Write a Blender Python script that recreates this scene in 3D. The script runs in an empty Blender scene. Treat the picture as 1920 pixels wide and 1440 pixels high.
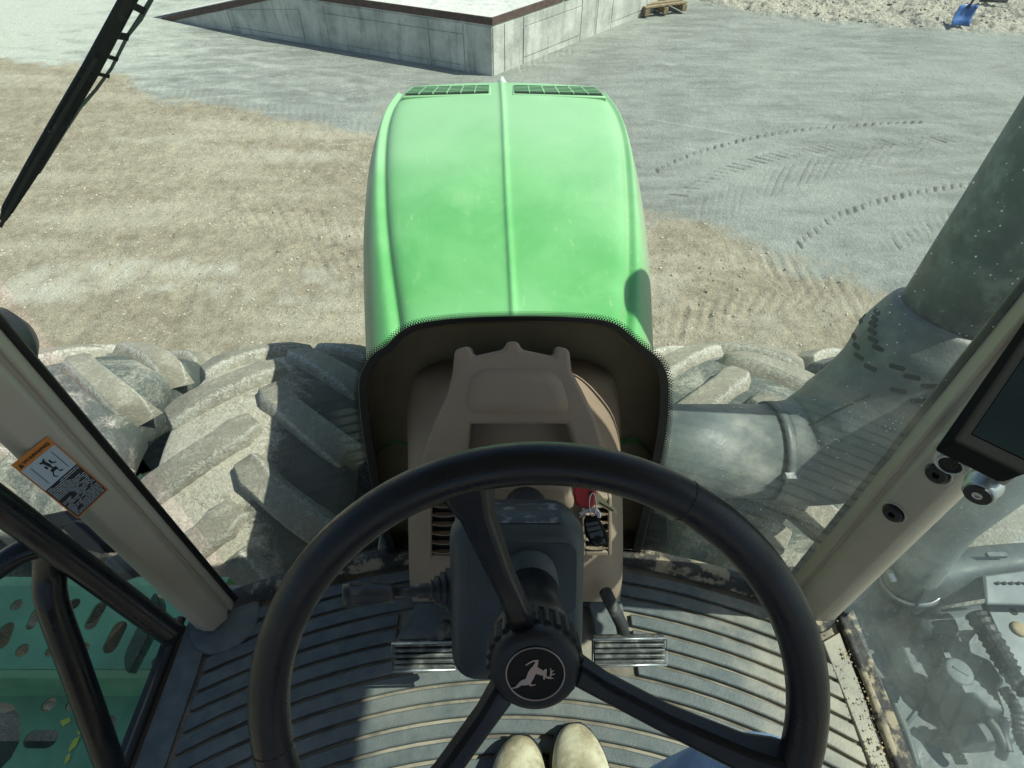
import bpy, bmesh, math, random
import numpy as np
from mathutils import Vector, Matrix
random.seed(7); rng = np.random.default_rng(7)
R = math.radians
S = bpy.context.scene
COL = S.collection

# ------------------------------------------------------------------ camera
FPX, TH, CAMH = 1100.0, R(47.2), 3.0
cam = bpy.data.cameras.new('camera'); cam.sensor_width = 36; cam.lens = FPX/1920*36
cam.clip_start = 0.02; cam.clip_end = 2000
co = bpy.data.objects.new('camera', cam); COL.objects.link(co)
co.location = (0, 0, CAMH); co.rotation_euler = (math.pi/2-TH, 0, 0); S.camera = co
# ------------------------------------------------------------------ light
SUN_EL, SUN_DIR = R(53), Vector((0.997, -0.08))      # horizontal direction towards the sun
w = bpy.data.worlds.new('World'); S.world = w; w.use_nodes = True
nt = w.node_tree; sky = nt.nodes.new('ShaderNodeTexSky'); sky.sky_type = 'NISHITA'; sky.sun_disc = False
sky.sun_elevation = SUN_EL; sky.sun_rotation = math.atan2(SUN_DIR.x, SUN_DIR.y)
sky.air_density = 1.0; sky.dust_density = 1.5
nt.links.new(sky.outputs[0], nt.nodes['Background'].inputs[0]); nt.nodes['Background'].inputs[1].default_value = 0.11
sl = bpy.data.lights.new('sun', 'SUN'); sl.energy = 5.0; sl.angle = R(0.5); sl.color = (1, .95, .86)
so = bpy.data.objects.new('sun', sl); COL.objects.link(so)
sd = Vector((SUN_DIR.x*math.cos(SUN_EL), SUN_DIR.y*math.cos(SUN_EL), math.sin(SUN_EL))).normalized()
so.rotation_euler = sd.to_track_quat('Z', 'Y').to_euler(); so.location = sd*30
S.view_settings.view_transform = 'Standard'; S.view_settings.look = 'None'
S.view_settings.gamma = 1; S.view_settings.use_curve_mapping = False
S.view_settings.exposure = 0.40

# ------------------------------------------------------------------ helpers
CT, ST = math.cos(TH), math.sin(TH)
def ray(px, py):                                   # world direction with unit depth along the view axis
    a = (px-960)/FPX; v = (py-720)/FPX
    return Vector((a, CT - v*ST, -(ST + v*CT)))
C0 = Vector((0, 0, CAMH))
def P(px, py, d=None, Y=None, drop=None, z=None):
    r = ray(px, py)
    if z is not None: drop = CAMH - z
    if Y is not None: k = Y/r.y
    elif drop is not None: k = drop/(-r.z)
    else: k = d
    return C0 + r*k
def link(o, parent=None):
    COL.objects.link(o)
    if parent is not None: o.parent = parent
    return o
def mesh(name, verts, faces, mat, parent=None, smooth=False, bevel=0, seg=2, sub=0, solid=0, auto=True):
    me = bpy.data.meshes.new(name); me.from_pydata([tuple(v) for v in verts], [], faces); me.update()
    bm = bmesh.new(); bm.from_mesh(me); bmesh.ops.recalc_face_normals(bm, faces=bm.faces); bm.to_mesh(me); bm.free()
    if mat: me.materials.append(mat)
    if smooth or bevel or sub: me.polygons.foreach_set('use_smooth', [True]*len(me.polygons))
    o = bpy.data.objects.new(name, me); link(o, parent)
    if solid:
        m = o.modifiers.new('s', 'SOLIDIFY'); m.thickness = solid; m.offset = 0
    if bevel:
        m = o.modifiers.new('b', 'BEVEL'); m.width = bevel; m.segments = seg; m.limit_method = 'ANGLE'; m.angle_limit = R(35); m.harden_normals = False
    if sub:
        m = o.modifiers.new('u', 'SUBSURF'); m.levels = sub; m.render_levels = sub
    if bevel and not sub:
        try: me.set_sharp_from_angle(angle=R(60))
        except Exception: pass
    return o
def box(c, s, rot=None):
    v = []
    for x in (-1, 1):
        for y in (-1, 1):
            for z in (-1, 1):
                p = Vector((x*s[0]/2, y*s[1]/2, z*s[2]/2))
                if rot is not None: p = rot @ p
                v.append(Vector(c)+p)
    return v, [(0,1,3,2),(4,6,7,5),(0,4,5,1),(2,3,7,6),(0,2,6,4),(1,5,7,3)]
def join(*parts):
    V, F = [], []
    for v, f in parts:
        n = len(V); V += list(v); F += [tuple(i+n for i in q) for q in f]
    return V, F
def smoothpath(pts, n=6):
    pts = [Vector(p) for p in pts]; out = []
    for i in range(len(pts)-1):
        p0 = pts[max(i-1, 0)]; p1 = pts[i]; p2 = pts[i+1]; p3 = pts[min(i+2, len(pts)-1)]
        for k in range(n):
            t = k/n
            out.append(0.5*((2*p1)+(-p0+p2)*t+(2*p0-5*p1+4*p2-p3)*t*t+(-p0+3*p1-3*p2+p3)*t**3))
    out.append(pts[-1]); return out
def tube(path, rad, seg=16, caps=True, closed=False):
    path = [Vector(p) for p in path]; n = len(path)
    rads = rad if isinstance(rad, (list, tuple)) else [rad]*n
    if len(rads) != n:
        rads = [float(np.interp(i/(n-1), np.linspace(0, 1, len(rads)), rads)) for i in range(n)]
    V, F = [], []; up = None
    for i, p in enumerate(path):
        if closed: t = (path[(i+1) % n]-path[i-1])
        else: t = path[min(i+1, n-1)]-path[max(i-1, 0)]
        t.normalize()
        if up is None:
            up = t.orthogonal().normalized()
        up = (up - t*up.dot(t)).normalized(); b = t.cross(up)
        for k in range(seg):
            a = 2*math.pi*k/seg
            V.append(p+(up*math.cos(a)+b*math.sin(a))*rads[i])
    m = n if closed else n-1
    for i in range(m):
        for k in range(seg):
            a = i*seg+k; b2 = i*seg+(k+1) % seg; c = ((i+1) % n)*seg+(k+1) % seg; d = ((i+1) % n)*seg+k
            F.append((a, b2, c, d))
    if caps and not closed:
        F.append(tuple(range(seg))[::-1]); F.append(tuple((n-1)*seg+k for k in range(seg)))
    return V, F
def lathe(o, ax, prof, seg=32, capA=True, capB=True):   # prof: (distance along axis, radius)
    o = Vector(o); ax = Vector(ax).normalized(); u = ax.orthogonal().normalized(); b = ax.cross(u)
    V, F = [], []
    for s, r in prof:
        for k in range(seg):
            a = 2*math.pi*k/seg; V.append(o+ax*s+(u*math.cos(a)+b*math.sin(a))*r)
    n = len(prof)
    for i in range(n-1):
        for k in range(seg):
            F.append((i*seg+k, i*seg+(k+1) % seg, (i+1)*seg+(k+1) % seg, (i+1)*seg+k))
    if capA: F.append(tuple(range(seg))[::-1])
    if capB: F.append(tuple((n-1)*seg+k for k in range(seg)))
    return V, F
def prism(poly, ext):                                # 3-D polygon pushed along a vector
    n = len(poly); V = [Vector(p) for p in poly]+[Vector(p)+Vector(ext) for p in poly]
    F = [tuple(range(n)), tuple(range(n, 2*n))[::-1]]+[(i, (i+1) % n, n+(i+1) % n, n+i) for i in range(n)]
    return V, F
def loft(rows, closed=False):
    n = len(rows[0]); V = [Vector(p) for r in rows for p in r]; F = []
    for i in range(len(rows)-1):
        for k in range(n if closed else n-1):
            F.append((i*n+k, i*n+(k+1) % n, (i+1)*n+(k+1) % n, (i+1)*n+k))
    return V, F
def tag(o, label=None, cat=None, group=None, kind=None):
    if label: o['label'] = label
    if cat: o['category'] = cat
    if group: o['group'] = group
    if kind: o['kind'] = kind
    return o
def empty(name, loc):
    o = bpy.data.objects.new(name, None); o.location = loc; COL.objects.link(o); o.empty_display_size = .1
    bpy.context.view_layer.update()
    return o

# ------------------------------------------------------------------ materials
class N:
    def __init__(s, name):
        s.m = bpy.data.materials.new(name); s.m.use_nodes = True; s.t = s.m.node_tree
        s.b = s.t.nodes['Principled BSDF']; s.out = s.t.nodes['Material Output']
        s.tc = s.t.nodes.new('ShaderNodeTexCoord').outputs['Object']
    def L(s, a, b): s.t.links.new(a, b)
    def n(s, typ, **kw):
        x = s.t.nodes.new(typ)
        for k, v in kw.items(): setattr(x, k, v)
        return x
    def noise(s, sc, det=4, rough=.55, vec=None, stretch=None, dist=0):
        x = s.n('ShaderNodeTexNoise'); x.inputs['Scale'].default_value = sc; x.inputs['Detail'].default_value = det
        x.inputs['Roughness'].default_value = rough; x.inputs['Distortion'].default_value = dist
        v = vec or s.tc
        if stretch:
            mp = s.n('ShaderNodeMapping'); mp.inputs['Scale'].default_value = stretch[:3]
            if len(stretch) > 3: mp.inputs['Rotation'].default_value = (0, 0, stretch[3])
            s.L(v, mp.inputs[0]); v = mp.outputs[0]
        s.L(v, x.inputs['Vector']); return x.outputs['Fac']
    def ramp(s, f, a, b, va=0., vb=1.):
        x = s.n('ShaderNodeMapRange'); x.inputs[1].default_value = a; x.inputs[2].default_value = b
        x.inputs[3].default_value = va; x.inputs[4].default_value = vb; x.interpolation_type = 'SMOOTHSTEP'
        s.L(f, x.inputs[0]); return x.outputs[0]
    def math(s, op, a, b=None):
        x = s.n('ShaderNodeMath', operation=op)
        for i, v in enumerate((a, b)):
            if v is None: continue
            if isinstance(v, (int, float)): x.inputs[i].default_value = v
            else: s.L(v, x.inputs[i])
        return x.outputs[0]
    def mix(s, f, a, b, mode='MIX'):
        x = s.n('ShaderNodeMix', data_type='RGBA', blend_type=mode)
        if isinstance(f, (int, float)): x.inputs[0].default_value = f
        else: s.L(f, x.inputs[0])
        for i, v in ((6, a), (7, b)):
            if isinstance(v, tuple): x.inputs[i].default_value = (*v[:3], 1)
            else: s.L(v, x.inputs[i])
        return x.outputs[2]
    def attr(s, name):
        x = s.n('ShaderNodeAttribute'); x.attribute_name = name; return x.outputs['Fac']
    def bump(s, h, dist=.01, st=1.0, prev=None):
        x = s.n('ShaderNodeBump'); x.inputs['Distance'].default_value = dist; x.inputs['Strength'].default_value = st
        s.L(h, x.inputs['Height'])
        if prev: s.L(prev, x.inputs['Normal'])
        s.L(x.outputs[0], s.b.inputs['Normal']); return x.outputs[0]

def mat(name, col, rough=.5, metal=0, var=.15, vs=6, dust=None, damt=(.55, .75), ds=8, dmax=1., bump=0, bs=80, grime=None, top=False):
    q = N(name); c2 = tuple(max(0, c*(1-var)) for c in col); c3 = tuple(min(1, c*(1+var)) for c in col)
    c = q.mix(q.ramp(q.noise(vs, 5), .3, .7), c2, c3)
    rv = q.ramp(q.noise(vs*3, 4), .3, .7, max(0, rough-.08), min(1, rough+.1))
    if dust:
        f = q.noise(ds, 8, .62)
        if top:
            g = q.n('ShaderNodeNewGeometry'); sp = q.n('ShaderNodeSeparateXYZ'); q.L(g.outputs['Normal'], sp.inputs[0])
            f = q.math('ADD', f, q.math('MULTIPLY', q.math('SUBTRACT', sp.outputs[2], .7), .35))
        f = q.ramp(f, damt[0], damt[1], 0, dmax)
        c = q.mix(f, c, dust)
        rv = q.math('ADD', rv, q.math('MULTIPLY', f, .35))
    q.L(c, q.b.inputs['Base Color']); q.L(rv, q.b.inputs['Roughness']); q.b.inputs['Metallic'].default_value = metal
    if bump: q.bump(q.noise(bs, 3), bump)
    return q.m
DUST = (.50, .46, .37)
M = {}
M['brown'] = mat('taupe_plastic', (.26, .198, .145), .55, var=.06, dust=(.34, .28, .20), damt=(.55, .85), ds=5, dmax=.4, bump=.0004, bs=900)
M['pillar'] = mat('pillar_trim_plastic', (.37, .33, .26), .45, var=.05, dust=(.35, .33, .28), damt=(.6, .8), ds=14, dmax=.3, bump=.0003, bs=1200)
M['seal'] = mat('black_seal', (.012, .012, .012), .5)
M['black'] = mat('black_rubberised_plastic', (.010, .012, .014), .4, var=.2, dust=(.08, .08, .07), damt=(.62, .85), ds=16, dmax=.2, bump=.0004, bs=700)
M['rim'] = mat('wheel_rim_plastic', (.004, .005, .008), .33, var=.2, vs=12, dust=(.06, .055, .05), damt=(.66, .9), ds=30, dmax=.2, bump=.0002, bs=600)
M['gloss'] = mat('black_gloss', (.006, .006, .006), .4)
M['housing'] = mat('column_housing', (.032, .042, .046), .42, var=.15, dust=(.30, .31, .29), damt=(.56, .62), ds=26, dmax=.0, bump=.0004, bs=900)
M['worn'] = mat('scuffed_housing_edge', (.028, .034, .036), .5, var=.15, dust=(.20, .215, .21), damt=(.50, .62), ds=60, dmax=.7, bump=.0006, bs=300)
M['chrome'] = mat('bright_metal', (.55, .50, .48), .22, metal=1, var=.1)
M['emblem'] = mat('dull_emblem_metal', (.30, .24, .225), .35, metal=.7, var=.15)
M['steel'] = mat('zinc_steel', (.42, .44, .44), .4, metal=.8, var=.25, vs=30, dust=DUST, damt=(.6, .75), ds=30, dmax=.6)
M['pedal'] = mat('pedal_metal', (.12, .13, .125), .5, metal=.4, var=.5, vs=40, dust=DUST, damt=(.5, .7), ds=40, dmax=.5)
M['pedald'] = mat('pedal_rubber', (.025, .027, .027), .6, var=.3, dust=DUST, damt=(.5, .8), ds=40, dmax=.4)
M['tank'] = mat('black_poly_tank', (.050, .062, .064), .5, var=.15, dust=(.11, .135, .13), damt=(.30, .80), ds=6, dmax=.5, bump=.002, bs=60, top=True)
M['greyplate'] = mat('grey_painted_plate', (.12, .145, .15), .5, var=.15, dust=(.32, .34, .31), damt=(.4, .8), ds=6, dmax=.6)
M['hose'] = mat('corrugated_loom', (.018, .02, .02), .45, dust=DUST, damt=(.5, .8), ds=20, dmax=.4)
M['duct'] = mat('dusty_exhaust_pipe', (.085, .105, .105), .5, var=.2, dust=(.42, .42, .36), damt=(.4, .8), ds=7, dmax=.6, bump=.001, bs=120)
M['stack'] = mat('dark_stack', (.075, .095, .09), .55, var=.3, dust=(.36, .40, .37), damt=(.45, .75), ds=14, dmax=.5, bump=.001, bs=160)
M['slot'] = mat('slot_dark', (.01, .012, .012), .8)
M['step'] = mat('green_step', (.12, .33, .17), .5, var=.15, dust=(.25, .33, .26), damt=(.5, .85), ds=9, dmax=.4)
M['chassis'] = mat('chassis_green', (.02, .055, .035), .6, var=.3, dust=(.2, .2, .15), damt=(.5, .8), ds=8, dmax=.4)
M['rail'] = mat('black_handrail', (.008, .009, .012), .25, var=.3, dust=(.10, .09, .08), damt=(.66, .85), ds=18, dmax=.15)
M['lever'] = mat('lever_rubber', (.02, .021, .022), .4)
M['red'] = mat('red_key_head', (.38, .02, .025), .4, var=.1)
M['brass'] = mat('brass_key', (.60, .52, .28), .4, metal=.3)
M['fob'] = mat('remote_buttons', (.05, .055, .06), .45)
M['rust'] = mat('rust_brown_steel_angle', (.085, .055, .045), .75, var=.25, vs=20, dust=(.3, .27, .22), damt=(.6, .8), ds=12, dmax=.5)
M['wood'] = mat('pallet_wood', (.22, .17, .10), .8, var=.3, vs=15)
M['blue'] = mat('blue_shovel_plastic', (.015, .10, .32), .45, var=.12, vs=12, dust=(.3, .4, .5), damt=(.5, .85), ds=18, dmax=.4)
M['orange'] = mat('orange_print', (.48, .17, .03), .5, var=.05)
M['white'] = mat('label_white', (.36, .42, .46), .5, var=.04)
M['print'] = mat('label_black', (.01, .01, .012), .5)
M['yellow'] = mat('yellow_decal', (.55, .60, .06), .5, var=.1)
M['washer'] = mat('white_poly', (.5, .56, .52), .4)
M['boot'] = mat('worn_pale_leather', (.34, .29, .18), .6, var=.35, vs=14, dust=(.58, .54, .38), damt=(.38, .6), ds=18, dmax=.8, bump=.004, bs=26)
M['olive'] = mat('olive_cowl_lining', (.17, .14, .08), .7, var=.12, bump=.0004, bs=600)
M['monitor'] = mat('monitor_casing', (.018, .018, .017), .75, var=.1)
M['monitor'].node_tree.nodes['Principled BSDF'].inputs['Specular IOR Level'].default_value = .0
M['screen'] = mat('dark_screen', (.006, .009, .010), .9, var=.3, vs=4)
M['screen'].node_tree.nodes['Principled BSDF'].inputs['Specular IOR Level'].default_value = .0
M['gloss'].node_tree.nodes['Principled BSDF'].inputs['Specular IOR Level'].default_value = .15
for k_ in ('rim', 'rail', 'black'): M[k_].node_tree.nodes['Principled BSDF'].inputs['Specular IOR Level'].default_value = .35
M['sillrub'] = mat('dirty_sill_rubber', (.03, .028, .026), .7, var=.4, vs=20, dust=(.38, .32, .22), damt=(.5, .62), ds=22, dmax=.8, bump=.004, bs=60)

def jeans():
    q = N('blue_denim'); f = q.noise(14, 5)
    wv = q.n('ShaderNodeTexWave'); wv.inputs['Scale'].default_value = 260; q.L(q.tc, wv.inputs[0])
    c = q.mix(q.ramp(f, .3, .7), (.15, .27, .48), (.40, .56, .78)); c = q.mix(q.math('MULTIPLY', wv.outputs['Fac'], .35), c, (.5, .6, .7))
    q.L(c, q.b.inputs['Base Color']); q.b.inputs['Roughness'].default_value = .9
    q.bump(q.noise(400, 2), .001); return q.m
M['jeans'] = jeans()

def hoodmat():
    q = N('faded_green_paint')
    a = q.noise(3.0, 6, .6, dist=.4); b = q.noise(1.6, 3, .5)
    c = q.mix(q.ramp(a, .35, .68), (.085, .33, .095), (.14, .41, .145))
    c = q.mix(q.ramp(b, .45, .7, 0, .55), c, (.20, .49, .23))
    fs = q.noise(5, 8, .7, stretch=(1, .35, 1)); c = q.mix(q.ramp(fs, .55, .75, 0, .3), c, (.30, .52, .30)); c = q.mix(q.ramp(q.noise(60, 6, .7, stretch=(1, .3, 1)), .58, .72, 0, .35), c, (.36, .52, .34)); c = q.mix(q.ramp(q.noise(140, 2, .5), .70, .74, 0, .6), c, (.12, .18, .10))
    # chalky dust and a painted highlight in the colour towards the hood's nose
    sp = q.n('ShaderNodeSeparateXYZ'); q.L(q.tc, sp.inputs[0])
    g = q.math('ADD', sp.outputs[1], q.math('MULTIPLY', q.math('SUBTRACT', b, .5), 1.2))
    c = q.mix(q.ramp(g, 1.0, 2.1, 0, .7), c, (.30, .50, .30))
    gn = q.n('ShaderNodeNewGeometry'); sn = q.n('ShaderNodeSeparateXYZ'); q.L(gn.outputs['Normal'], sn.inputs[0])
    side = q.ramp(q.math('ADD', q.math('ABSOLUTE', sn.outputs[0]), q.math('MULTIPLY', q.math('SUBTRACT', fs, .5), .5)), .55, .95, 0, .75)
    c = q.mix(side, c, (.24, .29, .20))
    q.L(c, q.b.inputs['Base Color']); q.L(q.ramp(a, .3, .7, .38, .55), q.b.inputs['Roughness'])
    q.bump(q.noise(2.5, 3), .006, .5); return q.m
M['hood'] = hoodmat()
def tyremat(name, rub, dust, lo, hi, dmax=.95, edge=False):
    q = N(name); f = q.noise(3.2, 9, .7, dist=.8); f2 = q.noise(85, 6, .75, dist=1.2)
    c = q.mix(q.ramp(q.noise(9, 5), .3, .7), tuple(x*.7 for x in rub), rub)
    ff = q.math('ADD', q.math('MULTIPLY', f, .75), q.math('MULTIPLY', f2, .3))
    if name.startswith('tyre_caked'):
        sx = q.n('ShaderNodeSeparateXYZ'); q.L(q.tc, sx.inputs[0]); ff = q.math('SUBTRACT', ff, q.math('MULTIPLY', q.math('MAXIMUM', q.math('ADD', sx.outputs[0], .02), 0), 1.1))  # dust thinned towards the inner side, darkening the colour where the hood's shadow falls
    f = q.ramp(ff, lo, hi, 0, dmax); d = q.mix(q.ramp(f2, .35, .65), tuple(x*.62 for x in dust), dust)
    c = q.mix(f, c, d); q.L(c, q.b.inputs['Base Color']); q.b.inputs['Roughness'].default_value = .85
    if edge:
        e = q.ramp(q.math('ADD', q.attr('edge'), q.math('MULTIPLY', q.math('SUBTRACT', f2, .5), 1.6)), .55, 1.0, 0, .85); c2 = q.mix(e, c, (.62, .63, .58)); q.L(c2, q.b.inputs['Base Color'])
    q.bump(f2, .008); return q.m
M['tyre_in'] = tyremat('tyre_caked_in_pale_dust', (.13, .125, .10), (.64, .605, .49), .36, .54)
M['tyre_out'] = tyremat('tyre_grey_rubber', (.10, .125, .115), (.50, .50, .42), .48, .66)
M['lugtop'] = tyremat('lug_worn_rubber', (.28, .265, .21), (.52, .50, .41), .46, .70, edge=True)
M['lugedge'] = tyremat('lug_scuffed_edge', (.26, .27, .25), (.60, .62, .58), .42, .62)

def glassmat(name, tint, veil, specks, vcol=(.75, .85, .80), corner=False, gl_=.13):
    q = N(name); t = q.t
    tr = q.n('ShaderNodeBsdfTransparent'); tr.inputs[0].default_value = (*tint, 1)
    gl = q.n('ShaderNodeBsdfGlossy'); gl.inputs['Roughness'].default_value = .03
    df = q.n('ShaderNodeBsdfDiffuse'); df.inputs[0].default_value = (*vcol, 1)
    tl = q.n('ShaderNodeBsdfTranslucent'); tl.inputs[0].default_value = (*vcol, 1)
    dm = q.n('ShaderNodeMixShader'); dm.inputs[0].default_value = .5; q.L(df.outputs[0], dm.inputs[1]); q.L(tl.outputs[0], dm.inputs[2])
    fr = q.n('ShaderNodeFresnel'); fr.inputs[0].default_value = 1.45
    m1 = q.n('ShaderNodeMixShader'); q.L(q.math('MULTIPLY', fr.outputs[0], gl_), m1.inputs[0]); q.L(tr.outputs[0], m1.inputs[1]); q.L(gl.outputs[0], m1.inputs[2])
    a = q.ramp(q.noise(3.5, 6, .65), .35, .75, veil*.5, veil*1.6)
    vo = q.n('ShaderNodeTexVoronoi'); vo.inputs['Scale'].default_value = 120; q.L(q.tc, vo.inputs[0])
    sp = q.math('MULTIPLY', q.ramp(vo.outputs['Distance'], .10, .16, 1, 0), q.ramp(q.noise(9, 5, .7), .5, .66, 0, specks))
    st = q.math('MULTIPLY', q.ramp(q.noise(90, 3, .5, dist=2.5), .64, .70, 0, specks*.6), q.ramp(q.noise(6, 4), .45, .65))
    a = q.math('ADD', a, q.math('ADD', sp, st))
    if corner:
        sx = q.n('ShaderNodeSeparateXYZ'); q.L(q.tc, sx.inputs[0]); nz = q.math('MULTIPLY', q.math('SUBTRACT', q.noise(5, 6, .7), .5), .3)
        cr_ = q.ramp(q.math('ADD', sx.outputs[0], nz), .24, .46, 0, 1.5); cl_ = q.ramp(q.math('SUBTRACT', nz, sx.outputs[0]), .30, .55, 0, .35)
        k_ = q.math('ADD', cr_, cl_); spk = q.ramp(vo.outputs['Distance'], .06, .20, .65, 0)
        a = q.math('ADD', a, q.math('MULTIPLY', k_, q.math('ADD', .045, q.math('MULTIPLY', spk, q.ramp(q.noise(14, 5, .7), .48, .62)))))
    m2 = q.n('ShaderNodeMixShader'); q.L(a, m2.inputs[0]); q.L(m1.outputs[0], m2.inputs[1]); q.L(dm.outputs[0], m2.inputs[2])
    q.L(m2.outputs[0], q.out.inputs[0]); return q.m
M['glass'] = glassmat('windscreen_glass', (.88, .965, .91), 0.018, .10, corner=True)
M['glassR'] = glassmat('dusty_door_glass', (.84, .96, .93), .11, .25, (.70, .90, .88), gl_=.08)
M['glassL'] = glassmat('side_glass', (.86, .94, .90), .018, .05)

def matmat():
    q = N('rubber_floor_mat'); f = q.noise(5, 6, .6)
    c = q.mix(q.ramp(q.noise(30, 4), .3, .7), (.075, .093, .095), (.115, .132, .130))
    c = q.mix(q.ramp(f, .45, .75, 0, .5), c, (.24, .24, .205))
    sp = q.n('ShaderNodeSeparateXYZ'); q.L(q.tc, sp.inputs[0])
    g = q.math('ADD', sp.outputs[0], q.math('MULTIPLY', q.math('SUBTRACT', q.noise(7, 7, .65), .5), .9))
    c = q.mix(q.ramp(g, .40, .78, 0, .8), c, (.40, .36, .27))
    q.L(c, q.b.inputs['Base Color']); q.b.inputs['Roughness'].default_value = .62; q.bump(q.noise(200, 3), .0008); return q.m
M['mat'] = matmat()
M['matbase'] = mat('groove_dust', (.17, .15, .115), .9, var=.35, vs=20, dust=(.40, .36, .28), damt=(.45, .65), ds=6, dmax=.7)

# ------------------------------------------------------------------ ground
def fl(px, py, z=0.): 
    p = P(px, py, z=z); return (p.x, p.y)
def axis(lo, hi, step, far):
    a = list(np.arange(lo, hi, step)); up, dn = [], []; s = step; v = a[-1]
    while v < far: s *= 1.35; v += s; up.append(v)
    s = step; v = lo
    while v > -far: s *= 1.35; v -= s; dn.append(v)
    return np.array(dn[::-1]+a+up)
GX = axis(-7.6, 8.6, .022, 500); GY = axis(.8, 13.6, .022, 600)
X, Y = np.meshgrid(GX, GY)
def vnoise(x, y, sc, seed):
    r = np.random.default_rng(seed); T = r.random((256, 256)); x = x*sc; y = y*sc
    xi = np.floor(x).astype(int); yi = np.floor(y).astype(int); fx = x-xi; fy = y-yi
    fx = fx*fx*(3-2*fx); fy = fy*fy*(3-2*fy); g = lambda a, b: T[b % 256, a % 256]
    return (g(xi, yi)*(1-fx)+g(xi+1, yi)*fx)*(1-fy)+(g(xi, yi+1)*(1-fx)+g(xi+1, yi+1)*fx)*fy-.5
def polydist(pts, x, y, side=False):
    best = np.full(x.shape, 1e9); s = np.zeros(x.shape); arc = np.zeros(x.shape); acc = 0
    for (ax, ay), (bx, by) in zip(pts[:-1], pts[1:]):
        dx, dy = bx-ax, by-ay; L = math.hypot(dx, dy)
        t = np.clip(((x-ax)*dx+(y-ay)*dy)/L/L, 0, 1); d = np.hypot(x-ax-t*dx, y-ay-t*dy)
        sg = np.sign((x-ax)*dy-(y-ay)*dx); m = d < best
        best = np.where(m, d, best); s = np.where(m, d*sg, s); arc = np.where(m, acc+t*L, arc); acc += L
    return s, arc
edge = [fl(*p) for p in [(-700, -60), (0, 96), (150, 130), (330, 190), (500, 225), (690, 268), (900, 330), (1100, 385), (1225, 425), (1370, 440), (1480, 478), (1600, 497), (1700, 535), (1900, 600), (2400, 800)]]
s, _ = polydist(edge, X, Y)          # positive = near side
rag = vnoise(X, Y, 1.3, 1)*.5+vnoise(X, Y, 4, 2)*.25+vnoise(X, Y, 12, 3)*.16
tan = np.clip((s+rag)/.22+.5, 0, 1)
edge2 = [fl(*p) for p in [(1000, -24), (1240, -6), (1300, 0), (1440, 25), (1600, 42), (1790, 54), (1920, 68), (2300, 120)]]
s2, _ = polydist(edge2, X, Y)
stone = np.clip((-s2+rag*.5)/.25+.5, 0, 1)
far_l = np.clip((-s2*0+ (Y-11.5)+rag*2)/1.5, 0, 1)*(X < -3.5)
stone = np.maximum(stone, far_l*.0)
Z = vnoise(X, Y, .35, 4)*.05+vnoise(X, Y, 1.1, 5)*.014
Z += tan*(vnoise(X, Y, 6, 6)*.018+vnoise(X, Y, 17, 7)*.010+vnoise(X, Y, 36, 8)*.006)
Z += stone*(.05+vnoise(X, Y, 3, 9)*.10+vnoise(X, Y, 9, 10)*.07+vnoise(X, Y, 24, 15)*.04)
mark = np.zeros(X.shape)
def track(pts, pitch, ang, wid, length, depth, dark, side=0., fade=None):
    global Z, mark
    pp = [Vector((*fl(*p), 0)) for p in pts]; pp = smoothpath(pp, 8); pp = [(p.x, p.y) for p in pp]
    sd_, arc = polydist(pp, X, Y); L = sum(math.dist(a, b) for a, b in zip(pp[:-1], pp[1:]))
    sdd = sd_-side; ph = (arc+sdd*math.tan(ang)*(1 if side >= 0 else 1))/pitch
    fr = (ph-np.floor(ph)-.5)*pitch
    cell = np.floor(ph); jit = (np.sin(cell*12.9898)*43758.5453) % 1
    m = np.clip(1-np.abs(fr)/(wid*(.7+.5*jit)), 0, 1)*np.clip((length-np.abs(sdd))/(.03), 0, 1)*(arc > .02)*(arc < L-.02)*(.35+.65*jit)
    m = m*np.clip(1.0+vnoise(arc, arc*0+3.3, 3.1, int(pitch*1000+length*777))*1.1+vnoise(X, Y, 25, 31)*.8, 0, 1.1)
    Z -= m*depth; Z += np.clip(1-np.abs(np.abs(fr)-wid*1.5)/wid, 0, 1)*np.clip((length-np.abs(sdd))/.03, 0, 1)*(arc > .02)*(arc < L-.02)*depth*.5
    mark += m*dark
track([(1215, 328), (1300, 288), (1450, 252), (1600, 236), (1735, 228)], .10, .7, .022, .05, .011, 2.2)
track([(1255, 375), (1350, 325), (1420, 302), (1500, 285), (1640, 268), (1790, 258)], .10, -.6, .022, .10, .010, 1.5)
track([(1290, 415), (1400, 360), (1520, 320), (1640, 290), (1760, 272)], .125, 1.0, .022, .2, .010, .8)
track([(1485, 475), (1520, 440), (1580, 402), (1700, 365), (1830, 342)], .105, .7, .025, .055, .013, 2.2)
track([(1660, 470), (1740, 425), (1830, 395), (1930, 370)], .105, .7, .024, .11, .012, 1.1)
track([(1440, 560), (1320, 500), (1230, 450)], .16, .8, .04, .22, .012, .1)
track([(430, 390), (560, 410), (680, 440)], .16, -.8, .03, .24, .016, .12)
track([(520, 450), (600, 470), (690, 490)], .16, .8, .03, .2, .013, .1)
track([(250, 75), (400, 118), (560, 152), (700, 180)], .10, .6, .03, .13, .006, -.25)
track([(960, 135), (1010, 112), (1070, 92)], .12, .8, .035, .13, .008, -.3)
track([(230, 150), (400, 185), (560, 210), (700, 240)], .10, -.6, .03, .13, .006, -.2)
def seam(pts, w_, amt):
    global mark, Z
    d_, a_ = polydist([fl(*p) for p in pts], X, Y); m = np.clip(1.3-np.abs(d_)/w_, 0, 1)*(.6+vnoise(X, Y, 7, 21)); mark = mark+m*amt
seam([(1190, 218), (1400, 255), (1560, 298), (1740, 330), (1960, 372)], .020, -.34)
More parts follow.
